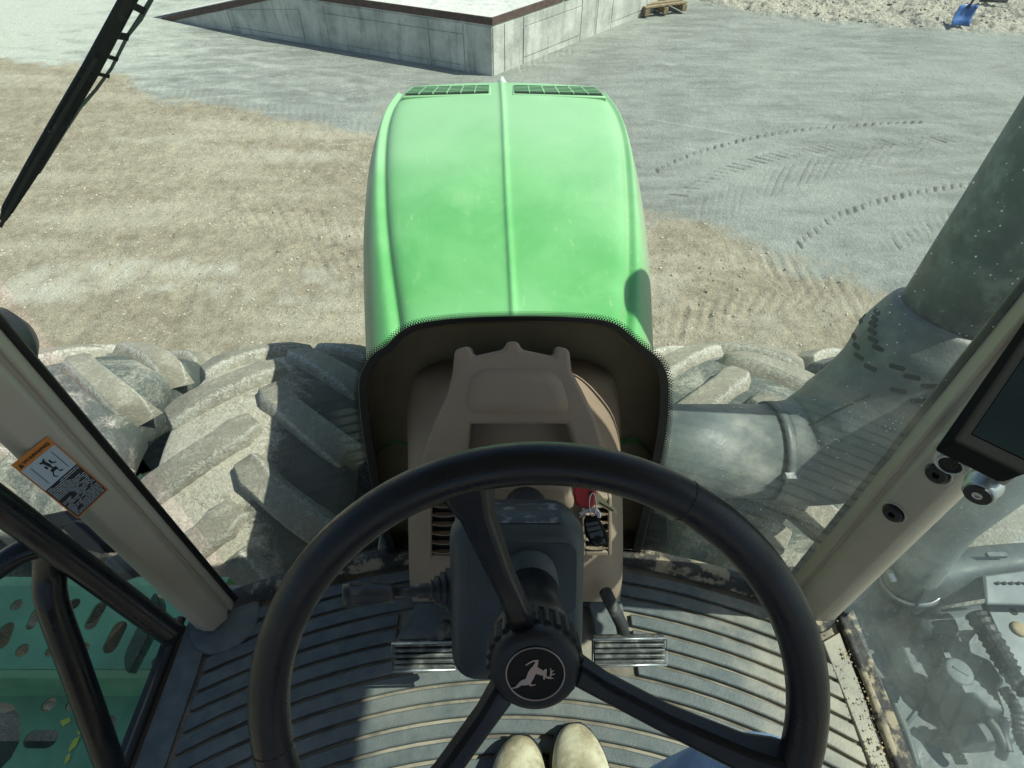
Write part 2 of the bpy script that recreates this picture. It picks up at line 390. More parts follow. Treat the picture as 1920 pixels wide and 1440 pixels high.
for p_, w_, a_ in (([(0, 480), (350, 440), (690, 462)], .10, .16), ([(0, 520), (300, 500), (690, 520)], .16, -.22), ([(0, 560), (250, 545), (600, 575), (690, 600)], .12, -.2), ([(100, 425), (380, 385), (690, 380)], .09, .14), ([(60, 345), (400, 300), (690, 330)], .12, .10), ([(30, 620), (300, 560), (690, 610)], .10, .12), ([(200, 260), (420, 270), (690, 300)], .10, -.15), ([(1230, 470), (1400, 520), (1650, 580)], .10, .14), ([(1230, 560), (1450, 600)], .12, -.15)):
    seam(p_, w_*1.5, a_*1.3)
track([(420, 395), (520, 410), (600, 430), (690, 470)], .14, .9, .03, .20, .018, .22)
track([(560, 470), (640, 490), (690, 510)], .14, -.9, .03, .18, .016, .2)
track([(1235, 480), (1320, 530), (1380, 600)], .13, .9, .03, .20, .018, .2)
track([(1400, 470), (1500, 520), (1640, 590)], .14, -.8, .03, .20, .018, .18)
track([(1240, 620), (1400, 570), (1560, 560)], .13, .8, .03, .16, .014, .18)
seam([(1340, 252), (1342, 290)], .018, -.3)
seam([(1225, 268), (1420, 300)], .02, -.2)
seam([(300, 75), (480, 120), (700, 168)], .13, -.26); seam([(270, 96), (420, 134), (640, 186)], .10, -.24); seam([(270, 60), (500, 108), (760, 160)], .10, -.18); seam([(1100, 90), (1300, 130), (1700, 150)], .12, -.16); seam([(1200, 60), (1300, 170), (1290, 290)], .10, -.14); seam([(1320, 60), (1420, 160), (1700, 220)], .16, .10); seam([(1000, 150), (1150, 110), (1230, 60)], .12, .12)
n_x, n_y = len(GX), len(GY)
V = np.stack([X.ravel(), Y.ravel(), Z.ravel()], 1).astype(np.float32)
ii = (np.arange(n_y-1)[:, None]*n_x+np.arange(n_x-1)[None, :]).ravel()
Fq = np.stack([ii, ii+1, ii+1+n_x, ii+n_x], 1).astype(np.int32)
me = bpy.data.meshes.new('ground'); me.vertices.add(len(V)); me.vertices.foreach_set('co', V.ravel())
me.loops.add(Fq.size); me.loops.foreach_set('vertex_index', Fq.ravel()); me.polygons.add(len(Fq))
me.polygons.foreach_set('loop_start', np.arange(0, Fq.size, 4, dtype=np.int32)); me.polygons.foreach_set('loop_total', np.full(len(Fq), 4, dtype=np.int32))
me.polygons.foreach_set('use_smooth', np.ones(len(Fq), dtype=bool)); me.update(); me.validate()
for nm, arr in (('tan', tan), ('stone', stone), ('mark', mark)):
    a = me.attributes.new(nm, 'FLOAT', 'POINT'); a.data.foreach_set('value', arr.ravel().astype(np.float32))
def groundmat():
    q = N('yard_surface')
    big = q.noise(.55, 6, .6, dist=.6); st = q.noise(1.6, 7, .65, stretch=(1, 3.2, 1, R(-24)), dist=.5); fine = q.noise(38, 6, .75); mid = q.noise(7, 7, .7)
    c = q.mix(q.ramp(st, .25, .75), (.18, .195, .178), (.305, .325, .30))
    c = q.mix(q.ramp(big, .42, .70, 0, .55), c, (.33, .355, .32))
    c = q.mix(q.ramp(mid, .50, .74, 0, .30), c, (.40, .42, .38))
    c = q.mix(q.ramp(q.noise(.8, 4, .6, dist=1), .62, .75, 0, .35), c, (.36, .29, .19))
    # pale drifted dust lies thick to the far left
    sx = q.n('ShaderNodeSeparateXYZ'); q.L(q.tc, sx.inputs[0])
    dl = q.math('ADD', q.math('MULTIPLY', sx.outputs[0], -.30), q.math('MULTIPLY', st, 2.2))
    c = q.mix(q.ramp(dl, 2.0, 3.4, 0, .8), c, (.52, .55, .49))
    g1 = q.mix(q.ramp(mid, .3, .7), (.235, .205, .148), (.355, .32, .24)); g1 = q.mix(q.ramp(q.noise(.9, 5, .6, stretch=(.5, 2.2, 1)), .42, .66, 0, .7), g1, (.44, .41, .325))
    g1 = q.mix(q.ramp(fine, .53, .66, 0, .5), g1, (.11, .095, .065)); g1 = q.mix(q.ramp(q.noise(75, 3, .6), .62, .70, 0, .6), g1, (.50, .47, .39))
    tn = q.attr('tan'); c = q.mix(q.math('MULTIPLY', tn, 1.0), c, g1)
    w1 = q.mix(q.ramp(fine, .4, .6), (.23, .22, .175), (.50, .48, .41)); c = q.mix(q.attr('stone'), c, w1)
    c = q.mix(q.ramp(fine, .6, .8, 0, .35), c, (.12, .12, .10))
    mk = q.attr('mark'); c = q.mix(q.ramp(mk, .05, 1, 0, .82), c, (.085, .085, .075)); c = q.mix(q.ramp(mk, -.05, -.5, 0, .6), c, (.66, .68, .62))
    c = q.mix(q.ramp(q.noise(120, 3, .7), .35, .65), q.mix(1.0, c, (.72, .72, .70), 'MULTIPLY'), q.mix(1.0, c, (1.18, 1.18, 1.16), 'MULTIPLY'))
    q.L(c, q.b.inputs['Base Color']); q.b.inputs['Roughness'].default_value = .92; q.b.inputs['Specular IOR Level'].default_value = .2
    h = q.math('ADD', fine, q.math('MULTIPLY', mid, 2)); q.bump(h, .025, .75); return q.m
me.materials.append(groundmat())
g = bpy.data.objects.new('ground', me); link(g); tag(g, kind='structure')
def hz(x, y):
    ix = np.clip(np.searchsorted(GX, x), 0, n_x-1); iy = np.clip(np.searchsorted(GY, y), 0, n_y-1); return Z[iy, ix]
# loose stones
def stones(name, n, sampler, smin, smax, m, label):
    V, F = [], []
    base = [Vector(v).normalized() for v in [(1,0,0),(-1,0,0),(0,1,0),(0,-1,0),(0,0,1),(0,0,-1)]]
    bf = [(0,2,4),(2,1,4),(1,3,4),(3,0,4),(2,0,5),(1,2,5),(3,1,5),(0,3,5)]
    for i in range(n):
        x, y = sampler(); z = float(hz(x, y)); s_ = smin+(smax-smin)*random.random()**3; k = len(V)
        a = random.random()*6.28
        for b in base:
            q = b*s_*random.uniform(.6, 1.2); V.append((x+q.x*math.cos(a)-q.y*math.sin(a), y+q.x*math.sin(a)+q.y*math.cos(a), z+q.z*.6+s_*.15))
        F += [tuple(j+k for j in f) for f in bf]
    o = mesh(name, V, F, m); tag(o, label, 'stones', kind='stuff'); return o
M['peb'] = mat('pebble_pale', (.36, .33, .26), .9, var=.5, vs=3)
M['rock'] = mat('crushed_rock', (.38, .36, .30), .9, var=.3, vs=2)
def samp_tan():
    while True:
        x = random.uniform(-6, 6.5); y = random.uniform(1.4, 9.5)
        if tan[np.searchsorted(GY, y), np.searchsorted(GX, x)] > .5: return x, y
stones('loose_gravel', 12000, samp_tan, .004, .016, M['peb'], 'pale pebbles scattered over the tan gravel in front of the tractor')
def samp_st():
    while True:
        x = random.uniform(1.0, 13); y = random.uniform(10.5, 19)
        if stone[min(np.searchsorted(GY, y), n_y-1), min(np.searchsorted(GX, x), n_x-1)] > .5: return x, y
stones('crushed_stone', 9000, samp_st, .012, .042, M['rock'], 'rough pale crushed stone along the far edge of the yard')

# ------------------------------------------------------------------ loading dock
def concrete(name, a, b):
    q = N(name); c = q.mix(q.ramp(q.noise(2.5, 7, .65), .3, .7), a, b)
    c = q.mix(q.ramp(q.noise(3, 7, .75, stretch=(3, 3, .4)), .46, .70, 0, .6), c, tuple(x*.55 for x in a))
    c = q.mix(q.ramp(q.noise(40, 4, .6), .62, .72, 0, .4), c, tuple(x*.5 for x in a))
    q.L(c, q.b.inputs['Base Color']); q.b.inputs['Roughness'].default_value = .85; q.bump(q.noise(25, 5), .006); return q.m
CW = concrete('formed_concrete', (.33, .345, .31), (.56, .57, .51)); CT2 = concrete('slab_top_concrete', (.46, .47, .43), (.60, .60, .55)); M['joint'] = mat('dark_joint', (.10, .11, .10), .9)
dock = empty('loading_dock', (*fl(925, 142), 0))
tag(dock, 'low concrete loading dock with a ramp and a rust brown steel edge, beyond the hood', 'loading dock')
def under(o, par):
    o.parent = par; o.matrix_parent_inverse = Matrix.Translation(-par.location); return o
Cn = Vector((*fl(925, 142), -.02)); Lf = Vector((*fl(283, 33), -.02)); dl = (Lf-Cn).normalized()
Rt = Vector((*fl(1190, 34), -.02)); dr = (Rt-Cn).normalized()
Lr = (Rt-Cn).length; Ll = (Lf-Cn).length; H = .70
# where ramp starts on the left face: pixel x 560
rp = Ll*.52; HB = H
def pl(d, s_, z): return Cn+d*s_+Vector((0, 0, z))
top_out = [pl(dl, 0, H), pl(dl, rp, H), pl(dl, Ll, .01)]
far = dr*9
body = [Cn, pl(dl, 0, H), pl(dl, rp, H), pl(dl, Ll, .0)]
v, f = prism(body, far)
under(mesh('dock_wall', v, f, CW), dock)
up = Vector((0, 0, .008))
v, f = loft([[pl(dl, 0, H)+up, pl(dl, rp, H)+up, pl(dl, Ll, .01)+up], [pl(dl, 0, H)+up+far, pl(dl, rp, H)+up+far, pl(dl, Ll, .01)+up+far]])
under(mesh('slab_top', v, f, CT2, solid=.01), dock)
nl = Vector((dl.y, -dl.x, 0)); nl = nl if nl.y < 0 else -nl
nr = Vector((dr.y, -dr.x, 0)); nr = nr if nr.x > 0 else -nr
def strip(d, nrm, s0, s1, z0, z1, th):
    a = pl(d, s0, 0); b = pl(d, s1, 0)
    pts = [a+Vector((0, 0, z0[0])), b+Vector((0, 0, z0[1])), b+Vector((0, 0, z1[1])), a+Vector((0, 0, z1[0]))]
    return prism([p-nrm*.01 for p in pts], nrm*(th+.01))
v, f = join(strip(dl, nl, -.012, rp, (H-.072, H-.072), (H+.014, H+.014), .012), strip(dl, nl, rp, Ll-.25, (H-.072, -.03), (H+.014, .05), .012))
under(mesh('steel_edge', v, f, M['rust']), dock)
jr = Lr*.43
v, f = strip(dr, nr, -.012, jr-.02, (H-.072,)*2, (H+.014,)*2, .012); under(mesh('steel_edge', v, f, M['rust']), dock)
v, f = strip(dr, nr, jr+.02, 9, (H-.072,)*2, (H+.014,)*2, .012); under(mesh('steel_edge', v, f, M['rust']), dock)
# pour panels, each slightly proud with gaps as joints
def panels(d, nrm, cuts, zz, ramp=None):
    for a, b in zip(cuts[:-1], cuts[1:]):
        zz2 = zz if b-a > .5 else [zz[0], zz[-1]]
        for z0, z1 in zip(zz2[:-1], zz2[1:]):
            g_ = .008; za, zb = z1-g_, z1-g_
            if ramp:
                ha = min(H-.09, (H*(Ll-a)/(Ll-rp)-.09)); hb = min(H-.09, (H*(Ll-b)/(Ll-rp)-.09)); za = min(za, ha); zb = min(zb, hb)
                if za <= z0+.03 or zb <= z0+.01: continue
            v, f = strip(d, nrm, a+g_, b-g_, (z0+g_, z0+g_), (za, zb), .007+random.random()*.006)
            under(mesh('concrete_panel', v, f, CW), dock)
panels(dl, nl, [0, .42, .95, 2.65, 3.1, 4.5, 4.85, 6.2], [.0, .10, .48, H-.09], ramp=True)
panels(dr, nr, [0, .22, .60, 1.9, 2.3, 2.7, 3.7, 4.4, 5.2], [.0, .10, .48, H-.09])
# pallet with folded frame at the end of the dock
pal = empty('pallet', (*fl(1222, 18), 0)); tag(pal, 'wooden pallet lying on the asphalt at the far right end of the concrete dock', 'pallet')
pc = Vector((*fl(1228, 17), 0)); rot = Matrix.Rotation(R(22), 3, 'Z')
for i in range(5):
    v, f = box(pc+rot @ Vector((0, -.28+i*.14, .13)), (.8, .09, .02), rot); under(mesh('deck_board', v, f, M['wood']), pal)
for i in range(3):
    v, f = box(pc+rot @ Vector((-.36+i*.36, 0, .06)), (.08, .68, .09), rot); under(mesh('bearer', v, f, M['wood']), pal)
fr = empty('metal_frame', (*fl(1205, 12), 0)); tag(fr, 'grey slatted metal frame leaning against the end of the dock beside the pallet', 'frame')
fc = Vector((*fl(1206, 14), 0))
for i in range(4):
    v, f = box(fc+Vector((-.12+i*.11, .12, .5)), (.05, .03, 1.0)); under(mesh('upright', v, f, M['greyplate']), fr)
for z_ in (.08, .95):
    v, f = box(fc+Vector((.045, .155, z_)), (.46, .03, .05)); under(mesh('rail', v, f, M['steel']), fr)
# blue shovel stuck in the crushed stone
b0 = P(1792, 50, z=.03); b1 = P(1822, 48, z=.03); t0 = b0+Vector((.10, .10, .42)); 
sh = empty('shovel', ((b0+b1)/2)[:]); tag(sh, 'blue snow shovel with a dark handle standing in the crushed stone at the far edge', 'shovel')
a0, a1 = P(1783, 49, z=.05), P(1817, 50, z=.05); rt = (a1-a0); fd = Vector((-rt.y, rt.x, 0)).normalized()
lean = Vector((.08, .12, .26)); cur = fd*.05
rows = []
for k in range(5):
    t = k/4; rows.append([a0+lean*t+rt*u*(1+.0*t)+fd*.06*math.sin(math.pi*u)+fd*.04*math.sin(math.pi*t) for u in (0, .1, .25, .5, .75, .9, 1)])
v, f = loft(rows); under(mesh('blade', v, f, M['blue'], smooth=True, solid=.012), sh)
hp = a0+lean*.8+rt*.55+fd*.05
v, f = tube([hp, hp+Vector((.35, .30, .85))], .017, 10); under(mesh('handle', v, f, M['rail'], smooth=True), sh)
v, f = tube([hp+Vector((.27, .30, .85)), hp+Vector((.43, .30, .86))], .016, 8); under(mesh('grip', v, f, M['rail'], smooth=True), sh)
v, f = tube([P(1838, 0, z=.08), P(1888, 2, z=.06)], .03, 8)
tag(mesh('dark_bar', v, f, M['rail'], smooth=True), 'dark round post lying on the crushed stone behind the blue shovel', 'bar')  # dark streak in the stone, drawn as a round bar

# ------------------------------------------------------------------ tractor
T = empty('tractor', (0, 0, 0))
tag(T, 'green farm tractor seen from its driving seat, hood ahead and dusty tyres either side', 'tractor')
def part(name, vf, m, parent=None, **kw):
    return mesh(name, vf[0], vf[1], m, parent or T, **kw)

# hood --------------------------------------------------------------
def hdrop(y): return float(np.interp(y, [.7, 1.0, 1.6, 2.1, 2.22, 2.30, 2.36, 2.4], [.94, .92, .865, .83, .825, .85, .93, 1.1]))
def pyof(y, d): return 720+FPX*math.tan(math.atan2(d, y)-TH)
ys = [130, 165, 175, 200, 250, 300, 400, 500, 600, 700, 900]
lE = [748, 744, 735, 712, 694, 688, 681, 684, 688, 692, 700]; rE = [1130, 1130, 1135, 1160, 1187, 1200, 1215, 1222, 1225, 1228, 1230]
lC = [765, 762, 752, 735, 727, 725, 727, 738, 755, 765, 775]; rC = [1115, 1118, 1130, 1150, 1163, 1168, 1173, 1174, 1168, 1160, 1155]
rg = [940, 940, 941, 943, 945, 947, 951, 957, 963, 966, 972]
def wx(px, y, d): return (px-960)/FPX*(y*CT+d*ST)
rowsH = []
for y in [.72, .8, .95, 1.1, 1.3, 1.5, 1.7, 1.85, 2.0, 2.12, 2.2, 2.26, 2.31, 2.36]:
    d = hdrop(y); py = max(130, pyof(y, d)); g_ = lambda a: float(np.interp(py, ys, a))
    xl, xr = wx(g_(lE), y, d+.09), wx(g_(rE), y, d+.09); xl -= .012; xr += .010; cl, cr = wx(g_(lC)-4, y, d), wx(g_(rC)+4, y, d); xm = wx(g_(rg), y, d)
    z0 = CAMH-d; fz = min(1, max(0, (y-.95)/.25)); e = .012
    row = []
    row += [(xl+.02, y, z0-.95), (xl+.008, y, z0-.55), (xl-.002, y, z0-.28), (xl-.001, y, z0-.14), (xl+.012, y, z0-.075)]
    row += [(xl*.55+cl*.45, y, z0-.030), (cl-.026, y, z0-.010), (cl-.010, y, z0-.026), (cl+.001, y, z0-.024), (cl+.012, y, z0+.003)]
    cm = .018
    for t in (.25, .5, .75, .93): row.append((cl+(xm-cl)*t, y, z0+cm*(1-(1-t)**2)))
    row += [(xm-.010, y, z0+cm), (xm-.004, y, z0+cm+.007), (xm+.004, y, z0+cm+.007), (xm+.010, y, z0+cm)]
    for t in (.93, .75, .5, .25): row.append((cr+(xm-cr)*t, y, z0+cm*(1-(1-t)**2)))
    row += [(cr-.012, y, z0+.003), (cr-.001, y, z0-.020), (cr+.010, y, z0-.022), (cr+.026, y, z0-.010), (xr*.55+cr*.45, y, z0-.030)]
    row += [(xr-.012, y, z0-.075), (xr+.001, y, z0-.14), (xr+.002, y, z0-.28), (xr-.008, y, z0-.55), (xr-.02, y, z0-.95)]
    rowsH.append(row)
last = rowsH[-1]; rowsH.append([(x*.97, 2.38, max(.9, z-.25) if z > 1.2 else z) for x, y, z in last]); rowsH.append([(x*.95, 2.385, .95) for x, y, z in last])
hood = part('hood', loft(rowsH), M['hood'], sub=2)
# front upper grilles, laid on the hood surface
def hoodz(y, k=.012): return CAMH-hdrop(y)+k
def hp_(px, py):                 # point on the hood top under a pixel
    y = 1.0
    for _ in range(30):
        r = ray(px, py); dd = hdrop(y)-.014; k = dd/(-r.z); y = .5*y+.5*min(2.2, r.y*k)
    r = ray(px, py); k = y/r.y; return C0+r*k
for (pa, pb) in ((762, 917), (965, 1128)):
    inner = 1 if pa < 900 else 0
    A, B = wx(pa, 2.17, .82), wx(pb, 2.17, .82)
    y0, y1 = 2.125, 2.190
    def gp(u, t, dz=0.): 
        y = y0+(y1-y0)*t; x = A+(B-A)*u
        if inner: x = A+(B-A)*u + (.03*t*(1-u))
        else: x = A+(B-A)*u - (.03*t*u)
        mid = abs((x-wx(942, y, .82)))/.42
        return Vector((x, y, hoodz(y, .022)-.012*mid**2+dz-.004))
    gr = part('hood_grille', prism([gp(-.03, -.12, .002), gp(1.03, -.12, .002), gp(1.02, 1.12, .002), gp(-.02, 1.12, .002)], (0, 0, -.03)), M['hood'], hood, bevel=.004)
    part('grille_opening', prism([gp(0, 0, .004), gp(1, 0, .004), gp(1, 1, .004), gp(0, 1, .004)], (0, 0, -.01)), M['slot'], hood)
    for k in range(1, 6):
        u = k/6; v, f = prism([gp(u-.006, 0, .007), gp(u+.006, 0, .007), gp(u+.006, 1, .007), gp(u-.006, 1, .007)], (0, 0, -.006)); part('grille_bar', (v, f), M['hood'], hood)
    for k in range(1, 6):
        t = k/6; v, f = prism([gp(0, t-.022, .0085), gp(1, t-.022, .0085), gp(1, t+.022, .0085), gp(0, t+.022, .0085)], (0, 0, -.006)); part('grille_slat', (v, f), M['hood'], hood)
part('hood_latch', lathe(P(941, 158, Y=2.27), (0, .2, 1), [(-.02, .03), (.0, .022), (.014, .012), (.026, .004)], 10), M['washer'], hood, smooth=True)
part('engine_block', join(box((-.005, 1.5, 1.25), (.44, 1.5, .9)), box((0, .9, .9), (.5, 1.0, .7))), M['chassis'], bevel=.03)
part('front_axle', tube([(-1.9, 1.3, .753), (1.9, 1.3, .753)], .09, 16), M['chassis'], smooth=True)

# tyres ----------------------------------------------------------------
TR, TY = .753, 1.30
def make_tyre(xc, Wd, m, ph, mlt, pitch_n=15):
    hw = Wd/2
    prof = [(-hw*.72, .38), (-hw*.95, .47), (-hw*1.02, .58), (-hw*.97, .655)]
    crown = lambda u: TR-.045*abs(u/hw)**2.4
    for k in range(13):
        u = -hw*.93+2*hw*.93*k/12; prof.append((u, crown(u)-.048))
    prof += [(hw*.97, .655), (hw*1.02, .58), (hw*.95, .47), (hw*.72, .38)]
    o = mesh('front_tyre', *lathe((0, 0, 0), (1, 0, 0), prof, 96, False, False), m, T, smooth=True)
    o.location = (xc, TY, TR); o.rotation_euler = (ph, 0, 0)
    mesh('wheel_disc', *lathe((0, 0, 0), (1, 0, 0), [(-.12, .38), (-.03, .36), (-.0, .2), (.03, .19), (.05, .08), (.06, .05)], 40), M['chassis'], o, smooth=True)
    # lugs: one mesh for each side, shared
    for side in (-1, 1):
        def lugrows():
            rows = []; nst = 9
            for k in range(nst):
                t = k/(nst-1); u = side*(hw*.02+(hw*1.0-hw*.02)*t)         # centre to shoulder
                sarc = -.27*t**.85-.02                                     # centre leads forward
                half = .037+.012*t+(.008 if t < .15 else 0)
                r1 = crown(u)*1.0; r0 = r1-.075-.03*t
                if t == 1: r1 -= .015
                if t == 0: r1 -= .012; half *= .8
                # direction along the lug in (u,s)
                du = side*hw; ds = -.27*.85*max(t, .05)**(-.15); L = math.hypot(du, ds); nu, ns = -ds/L, du/L
                row = []
                for q_, rr in ((-1.75, r0), (-1.0, r1-.007), (-.82, r1), (-.55, r1), (.55, r1), (.82, r1), (1.0, r1-.007), (1.75, r0)):
                    uu = u+nu*half*q_; ss = sarc+ns*half*q_; a = ss/TR
                    row.append(Vector((uu, rr*math.sin(a)*1.0, rr*math.cos(a))))
                rows.append(row)
            def endrow(a, b, k1, drop):
                out = []
                for p, q2 in zip(a, b):
                    e = p+(p-q2).normalized()*k1; rr = math.hypot(e.y, e.z); tgt = min(rr, math.hypot(a[0].y, a[0].z)+(1-drop)*(math.hypot(p.y, p.z)-math.hypot(a[0].y, a[0].z))); out.append(Vector((e.x, e.y*tgt/rr, e.z*tgt/rr)))
                return out
            rows = [endrow(rows[0], rows[1], .022, .95), endrow(rows[0], rows[1], .008, .12)]+rows+[endrow(rows[-1], rows[-2], .006, .15), endrow(rows[-1], rows[-2], .02, .95)]
            return rows
        rows = lugrows(); v, f = loft(rows); n = len(rows[0])
        f = f+[tuple(range(n)), tuple(len(v)-n+i for i in range(n))[::-1]]
        proto = None
        for k in range(pitch_n):
            ang = -(2*math.pi*(k+(.5 if side > 0 else 0))/pitch_n)
            if proto is None:
                proto = mesh('lug', v, f, mlt, o, bevel=.009, seg=3); q_ = proto
                at = proto.data.attributes.new('edge', 'FLOAT', 'POINT'); at.data.foreach_set('value', [(0., .8, .55, 0., 0., .55, .8, 0.)[i % 8] for i in range(len(v))])
            else:
                q_ = proto.copy(); COL.objects.link(q_); q_.parent = o
            q_.rotation_euler = (ang, 0, 0)
    return o
make_tyre(-.865, .64, M['tyre_in'], .05, M['lugtop'])
make_tyre(-1.68, .66, M['tyre_out'], .17, M['lugtop'])
make_tyre(.84, .62, M['tyre_out'], .12, M['lugtop'])
make_tyre(1.60, .66, M['tyre_out'], .02, M['lugtop'])

# cab roof (outside the frame, shades the cab) ---------------------------
part('roof', prism([(-1.0, -1.5, 3.62), (1.17, -1.5, 3.62), (1.17, .55, 3.62), (.6, .74, 3.62), (-.6, .74, 3.62), (-1.0, .62, 3.62)], (0, 0, .16)), M['pillar'], bevel=.03)
part('rear_wall', join(box((0, -1.35, 2.0), (1.5, .05, .7)), box((-.8, -1.3, 2.6), (.1, .1, 2.0)), box((.8, -1.3, 2.6), (.1, .1, 2.0))), M['brown'])

# windscreen surface: a vertical cylinder --------------------------------
WC, WR = Vector((.01, -.676)), 1.356
def onglass(px, py, off=0.):
    r = ray(px, py); a = r.x*r.x+r.y*r.y; b = -2*(r.x*WC.x+r.y*WC.y); rr = WR+off; c = WC.x**2+WC.y**2-rr*rr
    k = (-b+math.sqrt(b*b-4*a*c))/2/a; return C0+r*k
arch = [(745, 1065), (722, 1000), (706, 930), (694, 870), (683, 800), (678, 750), (678, 715), (686, 690), (702, 668), (728, 650), (748, 630), (770, 616), (805, 607), (870, 600), (960, 597), (1050, 598), (1120, 603), (1155, 613), (1180, 632), (1203, 652), (1228, 672), (1243, 695), (1249, 725), (1247, 790), (1236, 860), (1222, 930), (1205, 1000), (1192, 1055)]
A2 = smoothpath([Vector((x, y, 0)) for x, y in arch], 5)
def inside(px, py):
    c = False; n = len(A2)
    for i in range(n):
        a, b = A2[i], A2[i-1]
        if (a.y > py) != (b.y > py) and px < (b.x-a.x)*(py-a.y)/(b.y-a.y)+a.x: c = not c
    return c
def proj(p):
    q = p-C0; d = q.y*CT-q.z*ST; return 960+FPX*q.x/d, 720+FPX*(-(q.z*CT+q.y*ST))/d
tl, tr_ = math.atan2(-.585-WC.x, .545+.676), math.atan2(.60-WC.x, .545+.676)
nt_, nh = 150, 180; V, idx, F = [], {}, []
for j in range(nh+1):
    for i in range(nt_+1):
        t = tl+(tr_-tl)*i/nt_; z_ = 1.70+1.92*j/nh
        V.append(Vector((WC.x+WR*math.sin(t), WC.y+WR*math.cos(t), z_)))
keep = []
for j in range(nh):
    for i in range(nt_):
        a = j*(nt_+1)+i; c = (V[a]+V[a+nt_+2])/2; px, py = proj(c)
        if inside(px, py): continue
        F.append((a, a+1, a+nt_+2, a+nt_+1))
part('windscreen', (V, F), M['glass'], smooth=True)
# printed border round the hood opening, with its dots
off = -.003; n = len(A2)
def nrm2(i):
    t = (A2[min(i+1, n-1)]-A2[max(i-1, 0)]).normalized(); return Vector((-t.y, t.x, 0))
rows = [[], [], [], []]
for i, a in enumerate(A2):
    m_ = nrm2(i); f_ = i/(n-1); wo = 5; wi = 9+4*math.sin(f_*9)
    if m_.dot(Vector((960, 850, 0))-a) > 0: m_ = -m_
    for k, w_ in enumerate((wo, wo-1, -wi+1, -wi)):
        p = a+m_*w_; rows[k].append(onglass(p.x, p.y, off if k in (1, 2) else off+.004))
part('frit_band', loft(rows), M['seal'], smooth=False)
V, F = [], []
acc = 0
path = [A2[0]]
for i in range(1, n):
    seg_ = A2[i]-A2[i-1]; L = seg_.length
    while acc < L:
        a = A2[i-1]+seg_*(acc/L); m_ = Vector((-seg_.y, seg_.x, 0)).normalized()
        if m_.dot(Vector((960, 850, 0))-a) > 0: m_ = -m_
        for rr_, sz in ((6.3, 2.1), (9.6, 1.7), (12.6, 1.2)):
            c_ = a+m_*rr_+(seg_.normalized()*(2.45 if rr_ == 9.6 else 0)); k = len(V)
            for q in range(6):
                an = q*math.pi/3; V.append(onglass(c_.x+sz*math.cos(an), c_.y+sz*math.sin(an), off))
            F.append(tuple(range(k, k+6)))
        acc += 4.9
    acc -= L
tag(part('frit_dots', (V, F), M['seal']), kind='stuff')
# lining inside the opening, recessed
ring0 = [onglass(a.x, a.y, .003) for a in A2]
ctr = Vector((0, .2, 2.2))
ring1 = []
for a in A2:
    q_ = a+(Vector((962, 840, 0))-a).normalized()*9; g_ = onglass(q_.x, q_.y); d_ = (g_-C0); ring1.append(C0+d_*(1+.125/d_.length))
ring0 = [onglass((a+(Vector((962, 840, 0))-a).normalized()*3).x, (a+(Vector((962, 840, 0))-a).normalized()*3).y, .003) for a in A2]
V = ring0+ring1; k = len(ring0)
F = [(i, i+1, k+i+1, k+i) for i in range(k-1)]+[tuple(k+i for i in range(k))]
part('cowl_lining', (V, F), M['olive'])
# pillars ------------------------------------------------------------------
def pillar(ang0, ang1, dist, z0, z1, m, flip):
    # prism whose visible face spans plan angles ang0..ang1 (from forward) at distance dist
    s_ = -1 if flip else 1
    def pp(a, r_): return (s_*math.sin(a)*r_, math.cos(a)*r_)
    A = ang0; B = ang1; w_ = B-A
    prof = [pp(A, dist+.055), pp(A, dist+.012), pp(A+w_*.16, dist-.004), pp(A+w_*.24, dist+.004), pp(A+w_*.36, dist-.012), pp(A+w_*.80, dist-.012), pp(A+w_*.93, dist+.004), pp(B, dist+.022), pp(B, dist+.055)]
    rows = [[(x, y, z_) for x, y in prof] for z_ in (z0, z0+.02, z1)]
    v, f = loft(rows, closed=True); n_ = len(prof); f = f+[tuple(range(n_)), tuple(2*n_+i for i in range(n_))]
    return v, f
pL = part('front_pillar', pillar(R(49.3), R(55.2), .80, 1.72, 3.62, M['pillar'], True), M['pillar'], bevel=.004, seg=3)
pR = part('front_pillar', pillar(R(47.6), R(55.0), .84, 1.705, 3.62, M['pillar'], False), M['pillar'], bevel=.004, seg=3)
for s_, a, d_ in ((-1, R(49.0), .815), (1, R(47.3), .855)):
    p = (s_*math.sin(a)*d_, math.cos(a)*d_)
    part('glass_seal', tube([(p[0], p[1], 1.72), (p[0], p[1], 3.6)], .006, 8), M['seal'], smooth=True)

# pillar fittings: right
def onpill(px, py, r_=.828):
    r = ray(px, py); k = r_/math.hypot(r.x, r.y); return C0+r*k
def rdir(p): d = Vector((-p.x, -p.y, 0)); return d.normalized()
for (px, py) in ((1679, 958), (1762, 884)):
    p = onpill(px, py, .832); d = (rdir(p)+Vector((-.15, -.05, .0))).normalized()
    part('plug_recess', lathe(p, d, [(-.01, .021), (.0055, .021), (.0075, .019), (.0045, .0165), (.003, .0165)], 28), M['pillar'], pR, smooth=True)
    part('screw_plug', lathe(p+d*.001, d, [(-.002, .0163), (.0105, .0155), (.0125, .0135), (.0125, .006), (.0095, .0045), (.006, .0045)], 24), M['black'], pR, bevel=.0006)
p = onpill(1787, 862, .80); d = (rdir(p)+Vector((-.1, -.3, -.05))).normalized()
cn = part('socket', lathe(p, d, [(-.03, .022), (.002, .022), (.004, .0225), (.008, .0225), (.008, .0165), (.014, .0165), (.014, .0145), (.008, .0145)], 28), M['steel'], pR, smooth=False, bevel=.0006)
u = d.orthogonal().normalized(); b = d.cross(u)
part('socket_insert', lathe(p+d*.006, d, [(-.003, .0145), (.0045, .0142)], 24), M['black'], pR)
v, f = [], []
